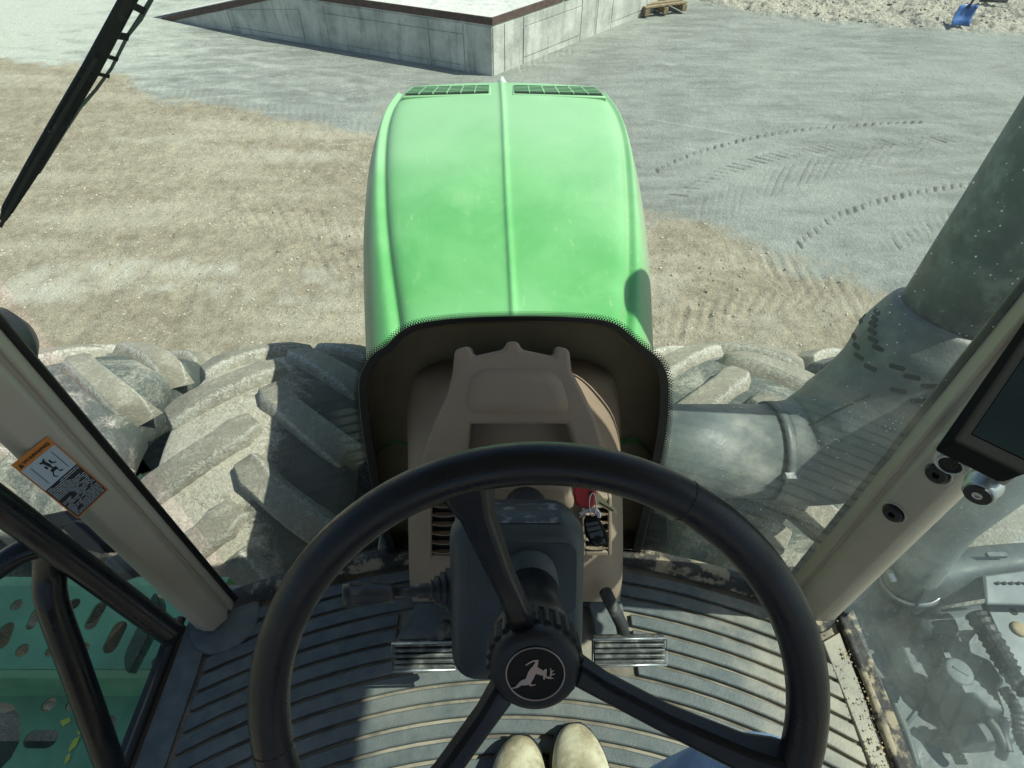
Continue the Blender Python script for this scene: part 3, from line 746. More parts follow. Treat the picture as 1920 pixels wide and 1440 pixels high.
for rr_, cnt in ((0, 1), (.0052, 6), (.0102, 12)):
    for k in range(cnt):
        a = k*2*math.pi/max(1, cnt); v2, f2 = lathe(p+d*.0105+(u*math.cos(a)+b*math.sin(a))*rr_, d, [(-.001, .0015), (.0008, .0015)], 8); v, f = join((v, f), (v2, f2))
part('socket_pins', (v, f), M['slot'], pR)
p = onpill(1848, 903, .775); d = (rdir(p)+Vector((-.12, -.35, -.1))).normalized()
kp = []
for k in range(28): pass
kn = part('mounting_knob', lathe(p, d, [(-.012, .017), (-.004, .020), (.004, .022), (.008, .022), (.014, .0205), (.024, .0195), (.027, .017)], 24), M['steel'], pR, bevel=.0008)
part('knob_face', lathe(p+d*.0265, d, [(0, .0165), (.003, .016), (.003, .007)], 24, capB=False), M['black'], pR)
part('knob_screw', lathe(p+d*.028, d, [(0, .0068), (.0025, .0062), (.0025, .003), (.001, .003)], 12), M['steel'], pR)
# monitor
mc = [(1783, 822), (1935, 905), (2010, 760), (1990, 560), (1925, 655)]
q0 = P(1785, 826, d=.62); q1 = P(1922, 893, d=.60); q2 = P(1905, 652, d=.66)
ex = q1-q0; nn = ex.cross(q2-q0).normalized(); ey = (q2-q0)
if nn.dot(C0-q0) < 0: nn = -nn
bp = lambda u_, v_, h=0: q0+ex*u_+ey*v_+nn*h
mo = part('monitor', prism([bp(0, 0), bp(.95, 0), bp(1.02, .05), bp(1.5, 1.6), bp(0, 1.6)], nn*-.035), M['monitor'], bevel=.005, seg=3)
part('screen', prism([bp(.16, .12, .0012), bp(1.4, .12, .0012), bp(1.4, 1.5, .0012), bp(.16, 1.5, .0012)], nn*-.003), M['screen'], mo)
part('monitor_bracket', prism([onpill(1745, 835, .80), onpill(1800, 800, .80), onpill(1930, 880, .76), onpill(1880, 915, .76), onpill(1830, 875, .78), onpill(1760, 868, .80)], Vector((.03, .03, -.005))), M['pillar'], pR, bevel=.004)

# warning label on left pillar ----------------------------------------------
LA = [onpill(*q, .7865) for q in ((88, 818), (203, 917), (145, 972), (20, 872))]   # TR?, order: top-right, bottom-right, bottom-left, top-left
la, lb, lc, ld = LA
def lp(u_, v_, h=0.):     # u across (left to right along WARNING), v down the pillar
    a = ld+(la-ld)*u_; b_ = lc+(lb-lc)*u_; p = a+(b_-a)*v_; return p+rdir(p)*h
def lq(u0, v0, u1, v1, h): return [lp(u0, v0, h), lp(u1, v0, h), lp(u1, v1, h), lp(u0, v1, h)]
lab = mesh('warning_label', *prism(lq(0, 0, 1, 1, .001), rdir(la)*-.0006), M['orange'], pL)
mesh('label_picture', *prism(lq(.035, .115, .965, .46, .0016), rdir(la)*-.0004), M['white'], pL)
mesh('label_text_block', *prism(lq(.035, .46, .965, .98, .0016), rdir(la)*-.0004), M['print'], pL)
V, F = [], []
row = .475
while row < .965:
    x = .06
    while x < .93:
        wv = random.uniform(.05, .17)
        if random.random() > .12 and not (.50 < row < .56 and x > .5) and not (.66 < row < .70 and x < .3):
            k = len(V); V += lq(x, row, min(x+wv, .945), row+.011, .0024); F.append((k, k+1, k+2, k+3))
        x += wv+.02
    row += .0235
tag(mesh('label_print_lines', V, F, M['white'], pL), kind='stuff')
def lpoly(pts, h=.0022, m='print', name='label_pictogram'):
    return prism([lp(a, b_, h) for a, b_ in pts], rdir(la)*-.0003)
def lline(x0, y0, x1, y1, w_=.012):
    d_ = Vector((x1-x0, (y1-y0)*1.45)); L = d_.length; nx, ny = -d_.y/L*w_, d_.x/L*w_/1.45
    return lpoly([(x0+nx, y0+ny), (x1+nx, y1+ny), (x1-nx, y1-ny), (x0-nx, y0-ny)])
pic = [lline(.22, .15, .22, .42, .006), lline(.80, .15, .80, .42, .006), lline(.46, .33, .62, .33, .028), lline(.54, .33, .54, .25, .02), lline(.54, .27, .50, .19, .035),
       lline(.62, .21, .62, .26, .022), lline(.44, .24, .46, .28, .022), lline(.50, .19, .56, .165, .018), lline(.50, .19, .42, .18, .016), lline(.62, .26, .70, .28, .01),
       lline(.48, .345, .42, .39, .01), lline(.42, .39, .47, .425, .01), lline(.60, .345, .60, .39, .01), lline(.60, .39, .67, .40, .01)]
mesh('label_pictogram', *join(*pic), M['print'], pL)
def text(body, size, h, m, name, parent, fr):
    cu = bpy.data.curves.new(name, 'FONT'); cu.body = body; cu.size = size; cu.extrude = .0003; cu.align_x = 'CENTER'; cu.align_y = 'CENTER'
    o = bpy.data.objects.new(name, cu); COL.objects.link(o); bpy.context.view_layer.update()
    me_ = bpy.data.meshes.new_from_object(o.evaluated_get(bpy.context.evaluated_depsgraph_get())); bpy.data.objects.remove(o)
    me_.materials.clear(); me_.materials.append(m); o = bpy.data.objects.new(name, me_); link(o, parent)
    o.matrix_local = fr; return o
def frame(o, x, y):
    x = x.normalized(); z_ = x.cross(y).normalized(); y = z_.cross(x); mm = Matrix((x, y, z_)).transposed().to_4x4(); mm.translation = o; return mm
wl = (la-ld).length
wt = text('WARNING', .016, 0, M['print'], 'label_heading', pL, frame(lp(.56, .062, .0022), lp(1, .06)-lp(0, .06), lp(.5, 0)-lp(.5, .2)))
lw = max(v.co.x for v in wt.data.vertices)-min(v.co.x for v in wt.data.vertices); sc_ = wl*.72/lw; wt.scale = (sc_, sc_*.95, 1)
mesh('label_triangle', *lpoly([(.07, .09), (.17, .09), (.12, .035)]), M['print'], pL)

# floor ----------------------------------------------------------------------
FZ = 1.70
def arcpt(r_, x): return Vector((x, -.9+math.sqrt(r_*r_-x*x), 0))
outl = [Vector((x, 0, 0))+Vector((0, arcpt(1.56, x).y, 0)) for x in np.linspace(-.66, .66, 21)]
fl_poly = [(-.715, -.5), (-.715, .50)]+[(p.x, p.y) for p in outl]+[(.715, .49), (.715, .20), (.715, -.5)]
floor = part('floor_mat', prism([(x, y, FZ-.012) for x, y in fl_poly], (0, 0, -.03)), M['matbase'])
def ribs():
    r_ = 1.535; k = 0
    while r_ > .93:
        w_ = .0285; xl, xr = -.645, (.672 if r_ > 1.3 else .688)
        if r_-.9 > .60: xl, xr = -.60, .62
        spans = [(xl, xr)]
        yc = r_-.9
        if .33 < yc < .56: spans = [(xl, -.250), (.262, xr)] if yc > .43 else [(xl, xr)]
        for a, b_ in spans:
            n_ = max(6, int((b_-a)/.05)); rows = []
            for i in range(n_+1):
                x = a+(b_-a)*i/n_; e = .010 if i in (0, n_) else 0
                p0 = arcpt(r_, x); p1 = arcpt(r_-w_, x)
                # ends cut on the diagonal
                sh = 0
                rows.append([Vector((x, p1.y+.001, FZ-.014)), Vector((x, p1.y+.002, FZ-.001)), Vector((x, p0.y-.002, FZ-.001)), Vector((x, p0.y-.001, FZ-.014))])
            v, f = loft(rows); f += [(0, 1, 2, 3), tuple(len(v)-4+i for i in range(4))[::-1]]
            o = mesh('rib', v, f, M['mat'], floor, bevel=.002, seg=1)
        r_ -= .0330; k += 1
ribs()
# flat borders either side
part('mat_border', prism([(-.712, -.4, FZ-.001), (-.712, .49, FZ-.001), (-.665, .50, FZ-.001), (-.655, .40, FZ-.001), (-.66, -.4, FZ-.001)], (0, 0, -.011)), M['mat'], floor, bevel=.002)
part('mat_border', prism([(.712, .47, FZ-.001), (.714, .20, FZ-.001), (.714, -.4, FZ-.001), (.695, -.4, FZ-.001), (.68, .20, FZ-.001), (.668, .45, FZ-.001)], (0, 0, -.011)), M['mat'], floor, bevel=.002)
part('front_sill', loft([[arcpt(1.545, x)+Vector((0, 0, FZ+.0)) for x in np.linspace(-.66, .66, 25)], [arcpt(1.552, x)+Vector((0, 0, FZ+.02)) for x in np.linspace(-.66, .66, 25)], [arcpt(1.585, x)+Vector((0, 0, FZ+.02)) for x in np.linspace(-.66, .66, 25)], [arcpt(1.60, x)+Vector((0, 0, FZ-.15)) for x in np.linspace(-.66, .66, 25)]]), M['sillrub'], smooth=True)
part('door_sill', tube([(-.728, .50, FZ+.002), (-.728, -.4, FZ+.002)], .010, 8), M['seal'], smooth=True)
part('door_sill_panel', prism([(-.752, .50, FZ), (-.752, -.4, FZ), (-.738, -.4, FZ), (-.738, .5, FZ)], (0, 0, -.12)), M['seal'])
v, f = tube(smoothpath([(.724, .50, FZ+.003), (.727, .36, FZ+.003), (.724, .20, FZ+.004), (.727, -.3, FZ+.003)], 8), [.006, .010, .007, .011, .008, .012, .012], 8)
part('door_sill', (v, f), M['sillrub'], smooth=True)
part('door_sill_panel', prism([(.732, .50, FZ-.004), (.732, -.4, FZ-.004), (.762, -.4, FZ-.004), (.762, .52, FZ-.004)], (0, 0, -.10)), M['sillrub'])
# pillar foot cover
for s_, x_, y_ in ((-1, -.635, .50), (1, .655, .545)):
    part('pillar_foot', lathe((x_, y_, FZ-.005), (0, 0, 1), [(0, .078), (.008, .074), (.012, .066)], 24), M['mat'] if s_ < 0 else M['sillrub'], smooth=True)
# caked mud along the right sill
V, F = [], []
for i in range(420):
    t = random.random()**.7; y = .50-.62*t; xb = .722
    c = Vector((xb-random.random()**2*.05, y, FZ+.004)); s_ = random.uniform(.0008, .003)*(1 if random.random() < .9 else 1.6); k = len(V)
    for b_ in [(1,0,0),(-1,0,0),(0,1,0),(0,-1,0),(0,0,.6),(0,0,-1)]: V.append(c+Vector(b_)*s_*random.uniform(.5, 1.3))
    F += [tuple(j+k for j in q) for q in [(0,2,4),(2,1,4),(1,3,4),(3,0,4),(2,0,5),(1,2,5),(3,1,5),(0,3,5)]]
M['mud'] = mat('dry_mud', (.36, .29, .17), .95, var=.4, vs=40)
tag(part('dry_mud', (V, F), M['mud']), kind='stuff')
# side glass
part('door_glass', loft([[(.748, .54, 1.68), (.768, .22, 1.68), (.775, -.5, 1.68)], [(.72, .60, 3.6), (.86, .2, 3.6), (.90, -.5, 3.6)]]), M['glassR'], smooth=True)
part('door_glass', loft([[(-.742, .50, 1.68), (-.745, .1, 1.68), (-.75, -.5, 1.68)], [(-.72, .50, 3.6), (-.80, .1, 3.6), (-.85, -.5, 3.6)]]), M['glassL'], smooth=True)

# dash tower ------------------------------------------------------------------
# rows from bottom to top: (py, Y, outline px from left to right: side-back, side, front-left, front-right, side, side-back)
dashrows = [
 (1128, .470, [(775, .045), (773, .03), (800, 0), (900, 0), (1040, 0), (1140, 0), (1163, .03), (1160, .045)]),
 (1105, .478, [(768, .045), (770, .02), (798, -.012), (900, -.012), (1040, -.012), (1140, -.012), (1166, .02), (1166, .045)]),
 (1040, .500, [(766, .045), (769, .02), (800, -.012), (900, -.012), (1040, -.012), (1135, -.012), (1168, .02), (1169, .045)]),
 (900, .560, [(765, .045), (769, .02), (800, -.01), (900, -.01), (1040, -.01), (1130, -.01), (1164, .02), (1167, .045)]),
 (840, .585, [(765, .045), (770, .02), (805, -.008), (890, -.02), (1050, -.02), (1118, -.004), (1159, .06), (1162, .075)]),
 (780, .620, [(762, .085), (768, .045), (800, .02), (880, -.03), (1060, -.03), (1112, .02), (1158, .045), (1164, .085)]),
 (730, .650, [(766, .085), (774, .045), (812, .02), (875, -.03), (1055, -.03), (1104, .02), (1152, .045), (1160, .085)]),
 (702, .668, [(778, .05), (790, .045), (832, .02), (885, -.02), (1045, -.02), (1094, .02), (1140, .045), (1150, .05)]),
 (684, .69, [(805, .075), (815, .05), (850, .02), (895, .0), (1040, .0), (1078, .02), (1112, .05), (1122, .075)]),
 (676, .71, [(825, .045), (832, .045), (862, .03), (895, .02), (1040, .02), (1070, .03), (1095, .045), (1105, .045)]),
]
def drow(py, Y_, pts): return [P(px, py, Y=Y_+dy) for px, dy in pts]
rows = [drow(*r_) for r_ in dashrows]
v, f = loft(rows); nb = len(rows[0])
dash = part('dash_console', (v, f), M['brown'], sub=2, solid=.0)
# lighter lid and the recess on top of the console
def slab(pts, Y_, th, m, name, par, bevel=.01, seg=3, sub=0, lean=None):
    return part(name, prism([P(x, y, Y=(Y_(x, y) if callable(Y_) else Y_)) for x, y in pts], th), m, par, bevel=bevel, seg=seg)
YL = lambda x, y: .645-(y-650)*.00042-.035
lid = slab([(852, 655), (880, 648), (886, 668), (945, 655), (950, 640), (972, 640), (977, 655), (1040, 668), (1042, 648), (1068, 655), (1072, 695), (1092, 732), (1116, 782), (1140, 860), (1135, 900), (1095, 900), (1065, 795), (880, 795), (870, 900), (800, 900), (790, 860), (815, 790), (838, 740), (848, 700)], YL, (0, .045, -.045), M['brown'], 'console_lid', dash, bevel=.012)
slab([(884, 692), (905, 682), (1022, 682), (1044, 692), (1062, 735), (1078, 782), (866, 782), (862, 735)] if 0 else [(888, 684), (1038, 684), (1062, 712), (1084, 786), (860, 786), (872, 712)], lambda x, y: .604-(y-650)*.00042, (0, .07, -.05), M['brown'], 'lid_top', dash, bevel=.034, seg=8)
slab([(872, 793), (1072, 793), (1078, 908), (865, 908)], lambda x, y: .640-(y-793)*.0005, (0, .05, 0), M['brown'], 'lid_recess', dash, bevel=.01)
# small cover above the column
slab([(868, 915), (900, 908), (1060, 908), (1072, 920), (1080, 960), (860, 960)], lambda x, y: .50, (0, .06, -.02), M['brown'], 'column_cover', dash, bevel=.014)
# vents
def vent(x0, x1, y0, y1, n_, Yb):
    Yf = lambda y: Yb-(y-950)*.00040
    V, F = prism([P(x0, y0, Y=Yf(y0)-.004), P(x1, y0, Y=Yf(y0)-.004), P(x1, y1, Y=Yf(y1)-.004), P(x0, y1, Y=Yf(y1)-.004)], (0, .012, 0))
    vb = part('vent_opening', (V, F), M['slot'], dash)
    for a, b_, c_, d_ in ((x0-7, x0, y0-7, y1+7), (x1, x1+7, y0-7, y1+7), (x0, x1, y0-7, y0), (x0, x1, y1, y1+7)):
        part('vent_frame', prism([P(a, c_, Y=Yf(c_)-.012), P(b_, c_, Y=Yf(c_)-.012), P(b_, d_, Y=Yf(d_)-.012), P(a, d_, Y=Yf(d_)-.012)], (0, .02, 0)), M['brown'], dash, bevel=.002)
    for k in range(n_):
        yy = y0+(y1-y0)*(k+.55)/n_; hh = (y1-y0)/n_*.30
        rr = [[P(x0+(x1-x0)*t, yy+3*math.sin(math.pi*t), Y=Yf(yy)-.014), P(x0+(x1-x0)*t, yy-hh, Y=Yf(yy)-.004), P(x0+(x1-x0)*t, yy+hh, Y=Yf(yy)-.002)] for t in np.linspace(0, 1, 7)]
        part('vent_louvre', loft(rr), M['brown'], dash, solid=.0015)
vent(810, 853, 940, 1043, 6, .522)
vent(1098, 1140, 940, 1035, 6, .522)

# steering column + wheel ---------------------------------------------------
PHI = R(53)
U = Vector((0, math.cos(PHI), math.sin(PHI))); D = Vector((0, -math.sin(PHI), math.cos(PHI))); XX = Vector((1, 0, 0))
WH = P(1009, 1352, d=.44); RR = .2015; TU = .0150
SW = bpy.data.objects.new('steering_wheel', None); link(SW, T); SW.location = WH
def wpt(x, u, s_): return XX*x+U*u-D*s_
def wpart(name, vf, m, **kw): return mesh(name, vf[0], vf[1], m, SW, **kw)
circ = [wpt(RR*math.cos(a), RR*math.sin(a), 0) for a in np.linspace(0, 2*math.pi, 97)[:-1]]
wpart('rim', tube(circ, TU, 20, closed=True), M['rim'], smooth=True)
for a in (R(186), R(187+60), R(60)):
    c = wpt(RR*math.cos(a), RR*math.sin(a), 0); t = wpt(-math.sin(a), math.cos(a), 0)
    wpart('rim_seam', lathe(c, t, [(-.0004, TU+.0003), (.0004, TU+.0003)], 20), M['slot'])
def spoke(a):
    ca, sa = math.cos(a), math.sin(a); rows = []
    for r_, s_, hw, hd in ((.205, .000, .021, .013), (.185, .004, .021, .012), (.165, .012, .0145, .010), (.11, .032, .0115, .009), (.06, .056, .0118, .009), (.030, .075, .015, .010)):
        row = []
        for q, w2 in ((-1, 1), (-.7, -1), (.7, -1), (1, 1)):
            row.append(wpt(r_*ca-q*hw*sa, r_*sa+q*hw*ca, s_+w2*hd))
        rows.append(row)
    v, f = loft(rows, closed=True); f += [(0, 1, 2, 3), tuple(len(v)-4+i for i in range(4))]
    return v, f
for a in (R(106), R(-14), R(-134)): wpart('spoke', spoke(a), M['rim'], bevel=.004, seg=3)
hub0 = wpt(0, 0, .054)
wpart('hub_boss', lathe(hub0, -D, [(.034, .040), (.038, .041), (.060, .036), (.085, .032), (.13, .030)], 36), M['rim'], smooth=True)
wpart('hub_cap', lathe(hub0, -D, [(.0, .030), (.001, .0345), (.004, .0375), (.010, .039), (.030, .0385)], 48), M['black'], smooth=True)
# ridged telescoping knob
V, F = [], []
nk = 26
for k in range(nk):
    a0 = 2*math.pi*k/nk
    prof = []
    for a_, r_ in ((0, .0395), (.06, .0425), (.13, .0425), (.17, .0395)):
        aa = a0+a_; prof.append((r_*math.cos(aa), r_*math.sin(aa)))
    ring = [hub0+wpt(x, y, .013) for x, y in prof]; ring2 = [hub0+wpt(x*.99, y*.99, .035) for x, y in prof]
    n0 = len(V); V += ring+ring2; F += [(n0, n0+1, n0+2, n0+3), (n0+7, n0+6, n0+5, n0+4)]+[(n0+i, n0+i+1, n0+4+i+1, n0+4+i) for i in range(3)]
wpart('knob_ridges', (V, F), M['black'])
wpart('knob_core', lathe(hub0, -D, [(.011, .0392), (.036, .0392)], 48), M['slot'])
er = .0245
eo = hub0+D*.0006
wpart('emblem_disc', lathe(eo, D, [(-.003, er), (.0004, er)], 48), M['gloss'])
wpart('emblem_ring', tube([eo+wpt(er*math.cos(a), er*math.sin(a), -.0005) for a in np.linspace(0, 2*math.pi, 65)[:-1]], .0007, 8, closed=True), M['emblem'], smooth=True)
# leaping deer emblem traced in crop pixels (centre 755,895; radius 345)
deer = [(470,1068),(520,1052),(555,1005),(590,965),(640,948),(655,905),(670,860),(695,815),(725,780),(745,745),(755,722),(735,722),(700,738),(665,760),(648,776),(636,770),(645,757),(690,722),(735,702),(775,697),(790,700),(786,740),(780,795),(815,815),(850,842),(860,820),(885,812),(888,840),(885,905),(905,925),(925,915),(930,880),(930,830),(925,803),(938,810),(945,850),(965,830),(972,836),(950,868),(948,885),(975,875),(987,880),(975,895),(945,900),(935,925),(950,935),(975,932),(972,942),(945,948),(900,945),(880,930),(870,935),(862,965),(850,950),(845,925),(860,912),(835,905),(790,890),(762,880),(750,900),(735,940),(715,980),(700,1015),(715,1025),(755,1015),(762,1022),(745,1035),(710,1043),(685,1040),(680,1025),(640,1032),(585,1035),(555,1060),(525,1072),(480,1078)]
k_ = er/345.
pts = [eo+wpt((x-755)*k_, -(y-895)*k_, -.0008) for x, y in deer]
bm = bmesh.new(); vs = [bm.verts.new(p) for p in pts]; fc = bm.faces.new(vs); bmesh.ops.triangulate(bm, faces=[fc]); 
me = bpy.data.meshes.new('emblem_deer'); bm.to_mesh(me); bm.free(); me.materials.append(M['emblem']); o = bpy.data.objects.new('emblem_deer', me); link(o, SW)
m_ = o.modifiers.new('s', 'SOLIDIFY'); m_.thickness = .0006
# column housing behind the wheel
HC = WH+wpt(-.014, -.040, .225)
def hpoint(x, u_, s_): return HC+wpt(x, u_, s_)
def rrect(w_, h_, r_, s_, cx=0, cu=0, n=6):
    out = []
    for sx, su, a0 in ((1, 1, 0), (-1, 1, 90), (-1, -1, 180), (1, -1, 270)):
        for k in range(n+1):
            a = R(a0+90*k/n); out.append(hpoint(cx+sx*(w_/2-r_)+r_*math.cos(a), cu+su*(h_/2-r_)+r_*math.sin(a), s_))
    return out
rows = [rrect(.130, .172, .022, -.004), rrect(.148, .194, .028, .004), rrect(.154, .206, .032, .016), rrect(.156, .210, .034, .03), rrect(.146, .20, .034, .07)]
v, f = loft(rows, closed=True); n_ = len(rows[0]); f += [tuple(range(n_)), tuple(len(v)-n_+i for i in range(n_))[::-1]]
hs = part('column_housing', (v, f), M['housing'], smooth=True)
rows = [rrect(.118, .085, .012, -.0052, .008, .035), rrect(.117, .084, .0115, -.0056, .008, .035)]
v, f = loft(rows, closed=True); part('housing_panel', (v, f+[tuple(len(rows[0])+i for i in range(len(rows[0])))]), M['housing'], hs)
# scuffed bright edge at the housing's top
v, f = loft([[hpoint(x, u_, s_) for x in np.linspace(-.050, .050, 12)] for u_, s_ in ((.0982, .0035), (.1015, .009), (.1038, .0155), (.1056, .030), (.103, .05))]); part('scuffed_edge', (v, f), M['worn'], hs, smooth=True)
part('steering_column', tube([WH+wpt(0, 0, .18), WH+wpt(0, 0, .42)], .031, 20), M['housing'], smooth=True)
part('column_foot', tube([WH+wpt(0, -.02, .36), Vector((.01, .50, 1.72))], [.06, .07], 16), M['housing'], smooth=True)
# shuttle lever with rubber boot
lv0 = P(838, 1105, d=.70); lv1 = P(642, 1117, d=.66); dv = (lv1-lv0)
lev = part('lever', tube([lv0+dv*t for t in (0, .28, .29, .52, .53, .60, .68, .8, .9, .92, .95, 1.0)], [.0085, .0085, .0065, .006, .011, .0105, .012, .0125, .011, .013, .013, .012], 16), M['lever'], smooth=True)
prof = []
for k in range(4): prof += [(k*.007, .024-.0042*k), (k*.007+.0033, .025-.0042*k), (k*.007+.0055, .019-.0042*k)]
part('lever_boot', lathe(lv0-dv*.03, dv, prof, 24), M['lever'], lev, smooth=True)

# pedals -------------------------------------------------------------------
def pedal(x0, x1, y0, y1, drop):
    A, B, Cc, Dd = P(x0, y0+2, drop=drop-.02), P(x1, y0, drop=drop-.02), P(x1, y1, drop=drop+.015), P(x0, y1+3, drop=drop+.015)
    ex, ey = B-A, Dd-A; nn = ex.cross(ey).normalized(); nn = nn if nn.z > 0 else -nn
    pd = part('pedal', prism([A-nn*.012, B-nn*.012, Cc-nn*.012, Dd-nn*.012], -nn*.01), M['pedald'], bevel=.003)
    for k in range(5):
        t = (k+.1)/5; h_ = .62/5
        part('pedal_rib', prism([A+ex*.02+ey*t, A+ex*.98+ey*t, A+ex*.98+ey*(t+h_), A+ex*.02+ey*(t+h_)], -nn*.014), M['pedal'], pd, bevel=.0015)
    fr_ = [A, B, Cc, Dd]
    part('pedal_frame', tube([p+nn*.001 for p in fr_], .0026, 8, closed=True), M['steel'], pd, smooth=True)
    return pd
pedal(735, 855, 1204, 1256, 1.16)
pedal(1112, 1250, 1196, 1246, 1.14)
part('pedal_arm', tube([P(1175, 1215, drop=1.17), P(1165, 1170, drop=1.12), P(1135, 1110, drop=1.05)], .012, 10), M['pedald'], smooth=True)
part('pedal_arm', tube([P(800, 1225, drop=1.18), P(840, 1170, drop=1.12)], .012, 10), M['pedald'], smooth=True)
part('foot_plate', prism([P(1100, 1120, z=FZ+.012), P(1165, 1120, z=FZ+.012), P(1178, 1195, z=FZ+.012), P(1120, 1195, z=FZ+.012)], (0, 0, -.01)), M['mat'], bevel=.003)
part('foot_plate', prism([P(780, 1130, z=FZ+.012), P(850, 1130, z=FZ+.012), P(850, 1200, z=FZ+.012), P(742, 1200, z=FZ+.012)], (0, 0, -.01)), M['mat'], bevel=.003)

# exhaust and ducts on the right ----------------------------------------------
EX = part('exhaust', tube([Vector((1.085, 1.10, z_)) for z_ in (1.95, 2.5, 2.99)], .125, 32), M['stack'], smooth=True)
gpath = smoothpath([(.72, .985, 1.66), (.82, .985, 1.66), (.93, 1.0, 1.72), (1.03, 1.04, 1.85), (1.065, 1.08, 1.97), (1.083, 1.098, 2.06)], 6)
part('exhaust_elbow', tube(gpath, [.137, .155, .178, .178, .174, .142], 36), M['duct'], EX, smooth=True)
part('exhaust_pipe', tube([(.25, .985, 1.66), (.73, .985, 1.66)], .132, 36), M['duct'], EX, smooth=True)
part('pipe_clamp', lathe((.712, .985, 1.66), (1, 0, 0), [(0, .139), (.022, .139)], 40, False, False), M['duct'], EX, smooth=True, solid=.003)
part('clamp_bolt', box((.722, .855, 1.72), (.03, .02, .02)), M['steel'], EX)
for k in range(9):     # rings pressed in the pipe
    pass
# slots in the guard: dark capsules facing the cab, rows round the elbow
slots_old = [(1608, 606), (1637, 600), (1603, 622), (1632, 618), (1600, 640), (1631, 636), (1604, 655), (1640, 652), (1608, 672), (1650, 668), (1628, 690), (1663, 642), (1680, 690), (1712, 706), (1742, 722), (1775, 735), (1683, 732), (1722, 752), (1745, 780), (1690, 665), (1655, 605), (1620, 592)]
slots = [(1200+cx/2.667, 560+cy/2.667) for cx, cy in ((1185,68),(1105,112),(1172,98),(1076,150),(1165,128),(1070,190),(1160,162),(1082,237),(1165,205),(1095,290),(1190,247),(1150,345),(1285,343),(1360,392),(1450,437),(1550,470),(1292,460),(1395,510),(1120,88))]
bvh = None
from mathutils.bvhtree import BVHTree
gv, gf = tube(gpath, [.137, .155, .178, .178, .174, .142], 36)
sv, sf = join((gv, gf), tube([Vector((1.085, 1.10, z_)) for z_ in (1.95, 2.5, 2.99)], .125, 32))
bvh = BVHTree.FromPolygons([tuple(x) for x in sv], sf)
for (px, py) in slots:
    d = ray(px, py).normalized(); loc, nr_, _, _ = bvh.ray_cast(C0, d)
    if loc is None: continue
    ax = (Vector((0, 0, 1)) if py < 660 else Vector((.2, .2, 1))); up_ = Vector((0.5, .6, .35)); tdir = (nr_.cross(Vector((0, 0, 1)))*-1+Vector((0, 0, .35))); tdir = (tdir-nr_*tdir.dot(nr_)).normalized(); sdv = nr_.cross(tdir)
    pts = []
    for k in range(12):
        a = 2*math.pi*k/12; pts.append(loc+nr_*.0012+tdir*(.006*math.cos(a)+(.012 if math.cos(a) > 0 else -.012))+sdv*.006*math.sin(a))
    part('slot', prism(pts, -nr_*.004), M['slot'], EX)
part('guard_crease', tube(smoothpath([bvh.ray_cast(C0, ray(*q).normalized())[0] for q in ((1470, 800), (1520, 797), (1560, 775), (1632, 740))], 5), .003, 6), M['slot'], EX)
# air intake hose, lower right
AI = part('intake_hose', tube(smoothpath([P(1706, 1098, d=1.62), P(1718, 1050, d=1.55), P(1762, 965, d=1.45), P(1850, 862, d=1.34), P(1960, 740, d=1.24)], 6), [.066, .070, .085, .11, .12], 32), M['duct'], smooth=True)
d_ = (P(1718, 1050, d=1.55)-P(1706, 1098, d=1.62)).normalized()
part('hose_clamp', lathe(P(1706, 1098, d=1.62), d_, [(0, .071), (.03, .073)], 32, False, False), M['steel'], AI, smooth=True, solid=.003)
part('clamp_screw', tube([P(1668, 1072, d=1.54), P(1676, 1088, d=1.54)], .010, 10), M['steel'], AI)
part('intake_elbow', tube(smoothpath([P(1705, 1102, d=1.63), P(1700, 1135, d=1.67), P(1672, 1160, d=1.72), P(1620, 1165, d=1.76), P(1540, 1140, d=1.8)], 6), [.068, .078, .084, .08, .07], 28), M['tank'], AI, smooth=True)
part('bracket', prism([P(1625, 1085, d=1.66), P(1650, 1070, d=1.66), P(1655, 1105, d=1.66), P(1590, 1140, d=1.66), P(1575, 1130, d=1.66)], (.01, .05, -.03)), M['greyplate'], AI, bevel=.004)

# fuel tank cluster
tk = [(1600, 1250), (1640, 1200), (1700, 1190), (1750, 1190), (1822, 1172), (1850, 1210), (1870, 1270), (1885, 1330), (1875, 1345), (1800, 1338), (1760, 1300), (1730, 1330), (1700, 1440), (1640, 1460), (1600, 1350)]
TK = part('fuel_tank', prism([P(x, y, z=1.30) for x, y in [(1540, 1210), (1600, 1160), (1700, 1145), (1800, 1130), (1870, 1120), (1990, 1140), (2060, 1300), (2060, 1700), (1640, 1700), (1600, 1400)]], (0, 0, -.5)), M['tank'], bevel=.04, seg=4)
def tloft(top, z1, z0, grow, name='tank_shoulder'):
    tp = [P(x, y, z=z1) for x, y in top]; c = sum(tp, Vector())/len(tp); rows = []
    for zz, g_ in ((z0, 1+grow), (z0*.4+z1*.6, 1+grow*.45), (z1-.012, 1+grow*.10), (z1, .97)):
        rows.append([Vector((c.x+(p.x-c.x)*g_, c.y+(p.y-c.y)*g_, zz)) for p in tp])
    v, f = loft(rows, closed=True); n_ = len(tp); f.append(tuple(3*n_+i for i in range(n_)))
    part(name, (v, f), M['tank'], TK, bevel=.006, seg=3, smooth=True)
tloft([(1764, 1196), (1838, 1181), (1819, 1202), (1822, 1222), (1858, 1237), (1885, 1276), (1871, 1292), (1887, 1335), (1854, 1327), (1815, 1292), (1791, 1249), (1776, 1218)], 1.43, 1.28, .55)
tloft([(1812, 1358), (1870, 1350), (1915, 1355), (1915, 1385), (1880, 1390), (1826, 1392)], 1.39, 1.28, .35)
tloft([(1690, 1212), (1745, 1200), (1757, 1235), (1772, 1262), (1745, 1275), (1712, 1262)], 1.37, 1.28, .25)
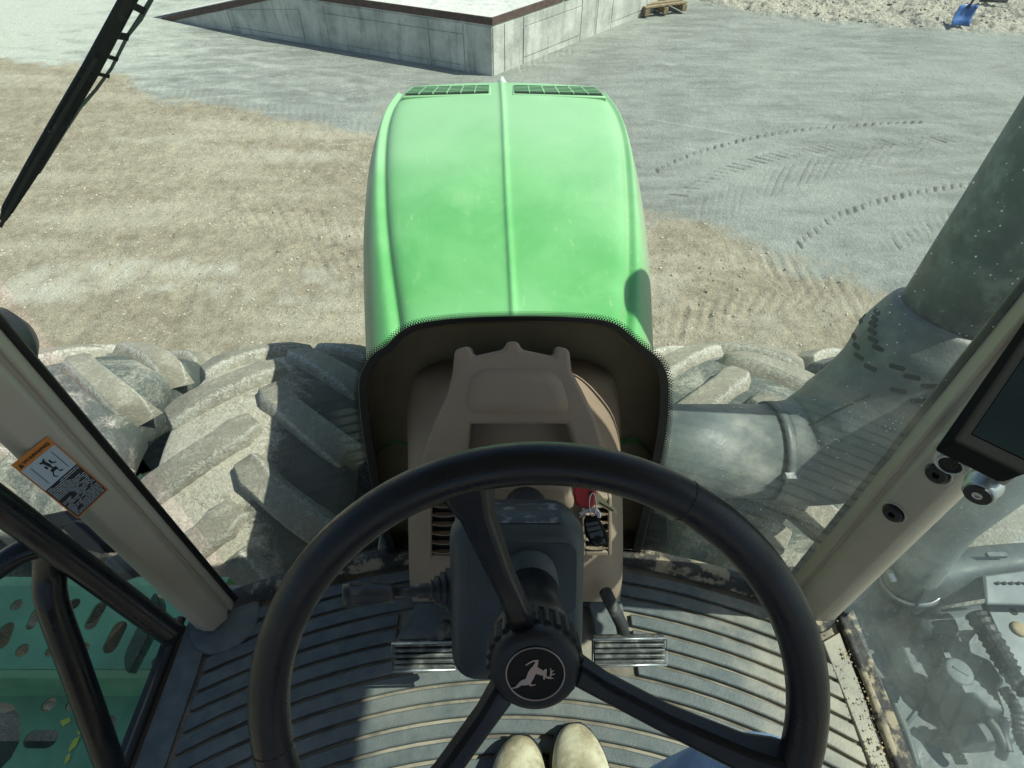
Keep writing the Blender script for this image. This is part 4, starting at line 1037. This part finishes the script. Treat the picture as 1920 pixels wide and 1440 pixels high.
part('tank_pipe', tube([P(1715, 1178, z=1.40), P(1785, 1172, z=1.42)], .03, 16), M['tank'], TK, smooth=True)
cpz = P(1805, 1256, z=1.50)
part('filler_cap', lathe(cpz-Vector((0, 0, .03)), (0, .0, 1), [(-.06, .030), (0, .030), (.003, .033), (.014, .033), (.019, .029), (.021, .018)], 32), M['tank'], TK, bevel=.002)
part('cap_grip', box(cpz+Vector((0, 0, -.009)), (.036, .008, .006), Matrix.Rotation(R(-35), 3, 'Z')), M['tank'], TK, bevel=.003)
part('cap_hinge', box(cpz+Vector((.0, -.038, -.02)), (.02, .016, .012)), M['tank'], TK)
part('cap_hinge', box(cpz+Vector((-.012, .037, -.02)), (.014, .012, .02)), M['tank'], TK)
# raised ribs in the tank wall
for (a, b_, c_, e_) in ((1640, 1330, 1700, 1250), (1690, 1370, 1745, 1300), (1740, 1400, 1800, 1340), (1680, 1420, 1640, 1330), (1740, 1290, 1690, 1250), (1640, 1405, 1690, 1380)):
    part('tank_rib', tube([P(a, b_, z=1.302), P(c_, e_, z=1.302)], .005, 8), M['tank'], TK, smooth=True)
part('tank_rib', tube(smoothpath([P(1600, 1210, z=1.30), P(1650, 1270, z=1.30), P(1690, 1350, z=1.30), P(1720, 1440, z=1.30)], 6), .010, 8), M['tank'], TK, smooth=True)
# corrugated loom and grey plate at the far right
def corr(path, r_, n_, m, name, amp=.10):
    pth = []; rad = []
    sp = smoothpath(path, n_)
    for i, p in enumerate(sp): pth.append(p); rad.append(r_*(1+(amp if i % 2 else -amp)))
    return part(name, tube(pth, rad, 14), m)
corr([P(1828, 1150, z=1.50), P(1860, 1200, z=1.50), P(1890, 1250, z=1.48), P(1930, 1300, z=1.47)], .024, 8, M['hose'], 'corrugated_hose')
corr([P(1880, 1290, z=1.44), P(1905, 1330, z=1.44), P(1912, 1380, z=1.42), P(1935, 1420, z=1.42)], .013, 10, M['hose'], 'corrugated_hose')
part('loom', tube(smoothpath([P(1850, 1348, z=1.44), P(1868, 1370, z=1.43), P(1880, 1400, z=1.42), P(1876, 1420, z=1.40)], 6), .012, 10), M['hose'], smooth=True)
part('loom', tube(smoothpath([P(1885, 1345, z=1.45), P(1880, 1375, z=1.43), P(1890, 1410, z=1.42)], 6), .012, 10), M['hose'], smooth=True)
gpl = part('step_plate', prism([P(x, y, z=1.50) for x, y in [(1846, 1128), (1862, 1132), (1960, 1128), (1990, 1300), (1930, 1290), (1885, 1215)]], (0, 0, -.02)), M['greyplate'], bevel=.003)
for (x, y, r_, m) in ((1901, 1147, .009, 'slot'),): 
    part('plate_hole', lathe(P(x, y, z=1.501), (0, 0, 1), [(-.004, r_), (.001, r_)], 16), M[m], gpl)
part('plate_plug', lathe(P(1910, 1180, z=1.50), (0, 0, 1), [(0, .020), (.006, .018), (.008, .010)], 20), M['wood'], gpl, smooth=True)
for k in range(5): part('plate_hole', lathe(P(1872+k*13, 1093, z=1.56), (0, 0, 1), [(-.002, .0045), (.0012, .0045)], 8), M['slot'], gpl)
# fender above
rows = []
for t in np.linspace(0, 1, 9):
    a = P(1735+190*t*1.4, 1112-40*math.sin(t*1.4)-8, z=1.54); b_ = P(1728+190*t*1.4, 1080-38*math.sin(t*1.4), z=1.57); c_ = P(1760+190*t*1.3, 1040-20*math.sin(t*1.6), z=1.53)
    rows.append([a+Vector((0, -.02, -.12)), a, b_, c_, c_+Vector((0, .03, -.05))])
part('fender', loft(rows), M['tank'], sub=1, solid=.008)
part('fender', prism([P(x, y, z=1.555) for x, y in [(1845, 1078), (1990, 1060), (1990, 1135), (1850, 1132)]], (0, 0, -.01)), M['greyplate'], bevel=.006)
part('fender_clip', box(P(1868, 1041, z=1.575), (.05, .012, .012)), M['tank'])

# left side: steps, rails -------------------------------------------------------
def plate(name, outline, z_, holes, th, m):
    bm = bmesh.new()
    loops = [outline]+holes; 
    for lp_ in loops:
        vs = [bm.verts.new(Vector((x, y, z_))) for x, y in lp_]
        for i in range(len(vs)): bm.edges.new((vs[i-1], vs[i]))
    bmesh.ops.triangle_fill(bm, use_beauty=True, use_dissolve=False, edges=bm.edges[:])
    # drop triangles that lie in holes
    def inp(p, poly):
        c = False
        for i in range(len(poly)):
            a, b = poly[i], poly[i-1]
            if (a[1] > p.y) != (b[1] > p.y) and p.x < (b[0]-a[0])*(p.y-a[1])/(b[1]-a[1])+a[0]: c = not c
        return c
    kill = [f for f in bm.faces if any(inp(f.calc_center_median(), h_) for h_ in holes)]
    bmesh.ops.delete(bm, geom=kill, context='FACES_ONLY')
    bmesh.ops.recalc_face_normals(bm, faces=bm.faces)
    me = bpy.data.meshes.new(name); bm.to_mesh(me); bm.free(); me.materials.append(m)
    o = bpy.data.objects.new(name, me); link(o, T); s_ = o.modifiers.new('s', 'SOLIDIFY'); s_.thickness = th; s_.offset = 0; return o
def cap(px0, py0, px1, py1, r_, z_, n=7):
    a = Vector(fl(px0, py0, z_)); b = Vector(fl(px1, py1, z_)); d = (b-a) if (b-a).length > 1e-5 else Vector((1e-4, 0)); d.normalize(); nn = Vector((-d.y, d.x)); out = []
    for k in range(n+1): t = math.pi*k/n-math.pi/2; out.append(b+d*r_*math.cos(t)+nn*r_*math.sin(t))
    for k in range(n+1): t = math.pi*k/n+math.pi/2; out.append(a+d*r_*math.cos(t)+nn*r_*math.sin(t))
    return [(p.x, p.y) for p in out]
ZS = 1.50
y_f, y_b = fl(100, 1100, ZS)[1], fl(100, 1255, ZS)[1]
ho = [cap(32, 1135, 32, 1135, .015, ZS), cap(140, 1133, 140, 1133, .015, ZS), cap(172, 1170, 188, 1140, .016, ZS), cap(208, 1212, 225, 1178, .018, ZS),
      cap(5, 1205, 14, 1180, .017, ZS), cap(60, 1172, 70, 1150, .013, ZS), cap(43, 1220, 43, 1220, .016, ZS), cap(157, 1217, 157, 1217, .015, ZS), cap(96, 1222, 96, 1222, .013, ZS), cap(293, 1241, 293, 1241, .010, ZS),
      cap(-60, 1140, -50, 1125, .015, ZS), cap(-70, 1215, -70, 1215, .015, ZS)]
st = plate('upper_step', [(-2.2, y_f), (-.76, y_f), (-.76, y_b), (-2.2, y_b)], ZS, ho, .006, M['step'])
rows = [[(x, y_f, ZS), (x, y_f+.03, ZS-.012), (x, y_f+.035, ZS-.06)] for x in (-2.2, -.76)]
part('step_lip', loft(rows), M['step'], st, solid=.004)
ZL = 1.36
part('step_riser', loft([[(x, y_b, ZS), (x, y_b-.012, ZS-.02), (x, y_b-.02, ZL)] for x in (-2.2, -.76)]), M['step'], st, solid=.004)
yl0 = y_b-.02
ho2 = [cap(92, 1322, 92, 1322, .017, ZL), cap(135, 1322, 135, 1322, .014, ZL), cap(62, 1386, 94, 1386, .020, ZL), cap(205, 1355, 203, 1380, .017, ZL), cap(262, 1372, 258, 1390, .017, ZL), cap(-25, 1375, -22, 1405, .07, ZL)]
plate('lower_step', [(-2.2, yl0), (-.76, yl0), (-.76, -.2), (-2.2, -.2)], ZL, ho2, .006, M['step'])
part('step_beam', box((-1.3, .2, 1.15), (1.3, .3, .25)), M['chassis'])
# yellow characters on a small decal strip on the lower step
V, F = [], []
ds = [(112, 1352), (130, 1345), (134, 1352), (118, 1362)], [(185, 1330), (196, 1325), (195, 1332), (186, 1338)], [(145, 1370), (152, 1368), (150, 1376), (146, 1378)], [(139, 1385), (150, 1380), (143, 1398), (128, 1412), (130, 1400)], [(124, 1418), (132, 1412), (130, 1424), (120, 1434)]
for q in ds:
    k = len(V); V += [P(x, y, z=ZL+.006) for x, y in q]; F.append(tuple(range(k, k+len(q))))
part('yellow_decal', (V, F), M['yellow'], st)
# handrails
RL = part('handrail', tube(smoothpath([P(-120, 860, d=.72), P(0, 948, d=.78), P(110, 1030, d=.86), P(230, 1120, d=.95), P(325, 1192, d=1.02)], 6), [.020, .021, .021, .021, .021, .020], 20), M['rail'], smooth=True)
part('rail_post', tube(smoothpath([P(97, 1022, d=.86), P(94, 1070, d=.88), P(98, 1130, d=.89), P(140, 1250, d=.93), P(212, 1450, d=1.0)], 6), .0215, 20), M['rail'], RL, smooth=True)
part('rail_post', tube(smoothpath([P(100, 1022, d=.86), P(40, 1035, d=.84), P(-50, 1095, d=.83)], 6), .017, 16), M['rail'], RL, smooth=True)
# rubber tread loop hanging over the step
lo_a, lo_b = P(290, 1135, d=1.22), P(240, 1238, d=1.28)
axd = (lo_b-lo_a).normalized(); sdv = axd.cross(Vector((0, 0, 1))).normalized()
pts = []
for k in range(20):
    a = 2*math.pi*k/20; c = (lo_b if math.cos(a) > 0 else lo_a); pts.append(c+axd*.024*math.cos(a)+sdv*.026*math.sin(a))
part('door_latch', prism(pts, (-.012, .012, -.05)), M['rail'], bevel=.003)
part('hinge', prism([P(x, y, d=1.06) for x, y in [(110, 990), (135, 975), (160, 985), (195, 1020), (190, 1040), (150, 1030)]], (.02, .03, -.05)), M['black'], bevel=.006)
part('hinge', prism([P(x, y, d=1.06) for x, y in [(72, 968), (84, 965), (92, 975), (110, 990), (95, 1000), (70, 985)]], (.02, .03, -.03)), M['black'], bevel=.004)
part('hinge_arm', prism([P(x, y, d=1.2) for x, y in [(195, 1045), (215, 1060), (225, 1080), (215, 1100), (190, 1090)]], (.02, .04, -.04)), M['tank'], bevel=.006)
# lamp / mirror head at the left edge
part('work_lamp', lathe(P(-28, 652, d=.92), (-.35, -.8, .35), [(-.06, .03), (-.04, .055), (0, .066), (.015, .067), (.018, .060)], 32), M['tank'], smooth=True)
# wiper ---------------------------------------------------------------------------
def W(px, py, off=.02): return onglass(px, py, off)
def wstrip(c, w0, offa, offb):
    rows = []
    for i, (x, y, wd) in enumerate(c):
        j = min(i+1, len(c)-1); h_ = max(i-1, 0); dx, dy = c[j][0]-c[h_][0], c[j][1]-c[h_][1]; L = math.hypot(dx, dy); nx, ny = -dy/L, dx/L
        rows.append([W(x+nx*wd/2, y+ny*wd/2, offa), W(x+nx*wd/2, y+ny*wd/2, offb), W(x-nx*wd/2, y-ny*wd/2, offb), W(x-nx*wd/2, y-ny*wd/2, offa)])
    v, f = loft(rows, closed=True); f += [(0, 1, 2, 3), tuple(len(v)-4+i for i in range(4))[::-1]]; return v, f
wp = part('wiper', wstrip([(4, 415, 13), (14, 392, 25), (60, 316, 33), (110, 232, 37), (170, 130, 38), (207, 61, 37), (245, -10, 36), (270, -60, 36)], 0, .012, .030), M['rail'], bevel=.002)
part('wiper_arm', wstrip([(72, 325, 7), (118, 250, 8), (150, 202, 8), (180, 168, 7), (209, 128, 7), (240, 66, 8), (262, 36, 12), (283, 0, 10), (305, -40, 10)], 0, .020, .034), M['stack'], wp, bevel=.001)
for a, b_, w_ in (((216, 66), (242, 70), 14), ((196, 104), (222, 112), 8), ((182, 138), (206, 144), 7), ((245, 8), (272, 22), 14)):
    part('wiper_bridge', wstrip([(*a, w_), (*b_, w_)], 0, .018, .030), M['rail'], wp)
part('wiper_step', wstrip([(58, 340, 7), (100, 268, 13), (133, 215, 13)], 0, .018, .031), M['stack'], wp, bevel=.001)
part('wiper_blade', wstrip([(0, 426, 8), (40, 350, 9), (110, 228, 9), (180, 110, 9)], 0, .002, .013), M['seal'], wp)
# washer bottle glimpsed beside the dash
part('washer_bottle', prism([P(x, y, Y=.70) for x, y in [(712, 1002), (722, 1000), (730, 1046), (706, 1046)]], (0, .03, 0)), M['washer'], bevel=.003)

# key ring ----------------------------------------------------------------------
K = empty('key_ring', P(1105, 960, d=.80)[:]); tag(K, 'red headed ignition key with a brass key and black remote on its ring', 'keys')
def kp(pts, d, th, m, name, bevel=.001, dz=0):
    o = mesh(name, *prism([P(x, y, d=d) for x, y in pts], ray(1105, 960).normalized()*th), M[m], bevel=bevel); return under(o, K)
kp([(1076, 905), (1112, 908), (1118, 918), (1116, 948), (1106, 952), (1090, 952), (1078, 945), (1074, 925)], .80, .007, 'red', 'red_key_head', .003)
kp([(1105, 921), (1111, 921), (1111, 930), (1105, 930)], .798, .001, 'slot', 'key_hole')
kp([(1117, 918), (1124, 926), (1136, 938), (1140, 946), (1150, 950), (1158, 960), (1155, 964), (1122, 947), (1116, 946)], .806, .003, 'brass', 'brass_key', .0004)
kp([(1124, 941), (1151, 957), (1150, 959), (1123, 943.5)], .8045, .001, 'slot', 'key_groove', 0)
c = P(1111, 946, d=.794); rad = []
ring = [c+Vector((.0045*math.cos(a), 0, .0)) + (P(1111, 926, d=.794)-P(1111, 946, d=.794))*math.sin(a)*1.05 for a in np.linspace(0, 2*math.pi, 33)[:-1]]
under(mesh('split_ring', *tube(ring, .0009, 8, closed=True), M['chrome'], smooth=True), K)
kp([(1084, 962), (1098, 954), (1112, 951), (1120, 952), (1128, 962), (1127, 972), (1120, 972), (1112, 960), (1098, 962), (1086, 972)], .800, .006, 'chrome', 'fob_bail', .002)
kp([(1094, 972), (1110, 963), (1122, 970), (1134, 990), (1143, 1012), (1141, 1020), (1120, 1026), (1110, 1024), (1096, 1000)], .802, .012, 'gloss', 'remote_fob', .003)
for q in ([(1097, 981), (1120, 977), (1123, 983), (1099, 988)], [(1099, 990), (1124, 985), (1128, 992), (1102, 998)], [(1103, 1000), (1129, 994), (1132, 1006), (1108, 1010)], [(1109, 1014), (1134, 1009), (1136, 1018), (1117, 1023)]):
    kp(q, .8008, .002, 'fob', 'fob_button', .0008)
under(mesh('fob_round_button', *lathe(P(1121, 1012, d=.800), -ray(1121, 1012), [(0, .006), (.0012, .0055)], 20), M['black']), K)
part('ignition_lock', lathe(P(1098, 930, d=.84), ray(1098, 930)*-1, [(-.02, .017), (.012, .017), (.015, .013)], 24), M['black'], dash, smooth=True)

# driver ---------------------------------------------------------------------------
PE = empty('person', (.08, .15, FZ)); tag(PE, 'seated driver in blue jeans and pale leather boots, only toes and knees in view', 'person')
pv = [(.05, -.42, 2.24), (-.10, -.38, 2.24), (.20, -.38, 2.24), (-.165, -.15, 2.28), (-.185, .055, 2.32), (-.10, .06, 2.10), (.015, .07, 1.86), (.24, -.15, 2.28), (0.264, .110, 2.33), (.195, .105, 2.10), (.128, .075, 1.86)]
pe = [(0, 1), (0, 2), (1, 3), (3, 4), (4, 5), (5, 6), (2, 7), (7, 8), (8, 9), (9, 10)]
pr = [.15, .11, .11, .082, .062, .058, .05, .080, .056, .056, .05]
me = bpy.data.meshes.new('jeans'); me.from_pydata(pv, pe, []); me.materials.append(M['jeans']); jo = bpy.data.objects.new('jeans', me); COL.objects.link(jo); under(jo, PE)
jo.modifiers.new('k', 'SKIN'); sv_ = me.skin_vertices[0].data
for i, r_ in enumerate(pr): sv_[i].radius = (r_, r_); sv_[i].use_root = (i == 0)
m_ = jo.modifiers.new('s', 'SUBSURF'); m_.levels = 3; m_.render_levels = 3
for p in me.polygons: p.use_smooth = True
jo.modifiers['k'].use_smooth_shade = True
def boot(px, pyt, wd, yaw):
    toe = P(px, pyt, z=FZ+.035); rows = []
    fx = Vector((math.sin(yaw), math.cos(yaw), 0)); sx = Vector((fx.y, -fx.x, 0))
    for t, w_, h_ in ((0, .25, .035), (.012, .52, .050), (.035, .78, .062), (.07, .95, .072), (.11, 1.0, .085), (.15, .94, .105), (.19, .84, .13), (.23, .80, .16), (.27, .78, .17), (.29, .7, .17)):
        c = toe-fx*t; row = []
        for k in range(16):
            a = 2*math.pi*k/16; cx, cz = math.cos(a), math.sin(a)
            zz = FZ+.002+h_*.5+h_*.5*cz if cz > -.3 else FZ+.006+h_*.5*.7*max(0, (1+cz))*.5
            row.append(Vector((c.x, c.y, 0))+sx*wd/2*w_*(abs(cx)**.8)*(1 if cx > 0 else -1)+Vector((0, 0, zz)))
        rows.append(row)
    v, f = loft(rows, closed=True); f += [tuple(range(16)), tuple(len(v)-16+i for i in range(16))]
    b = mesh('boot', v, f, M['boot'], sub=2); under(b, PE)
    rows = []
    for t, w_ in ((-.004, .3), (.01, .60), (.035, .86), (.07, 1.02), (.11, 1.07), (.15, 1.0), (.2, .88), (.29, .8)):
        c = toe-fx*t; rows.append([Vector((c.x, c.y, FZ+.001+z_))+sx*wd/2*w_*s_ for s_, z_ in ((-1, 0), (-1, .018), (1, .018), (1, 0))])
    v, f = loft(rows, closed=True); f += [(0, 1, 2, 3), tuple(len(v)-4+i for i in range(4))]
    o = mesh('sole', v, f, M['lever'], b, bevel=.004); o.matrix_parent_inverse = Matrix.Identity(4)
    o.location = (0, 0, 0); return b
boot(977, 1376, .112, R(4)); boot(1074, 1354, .112, R(-6))
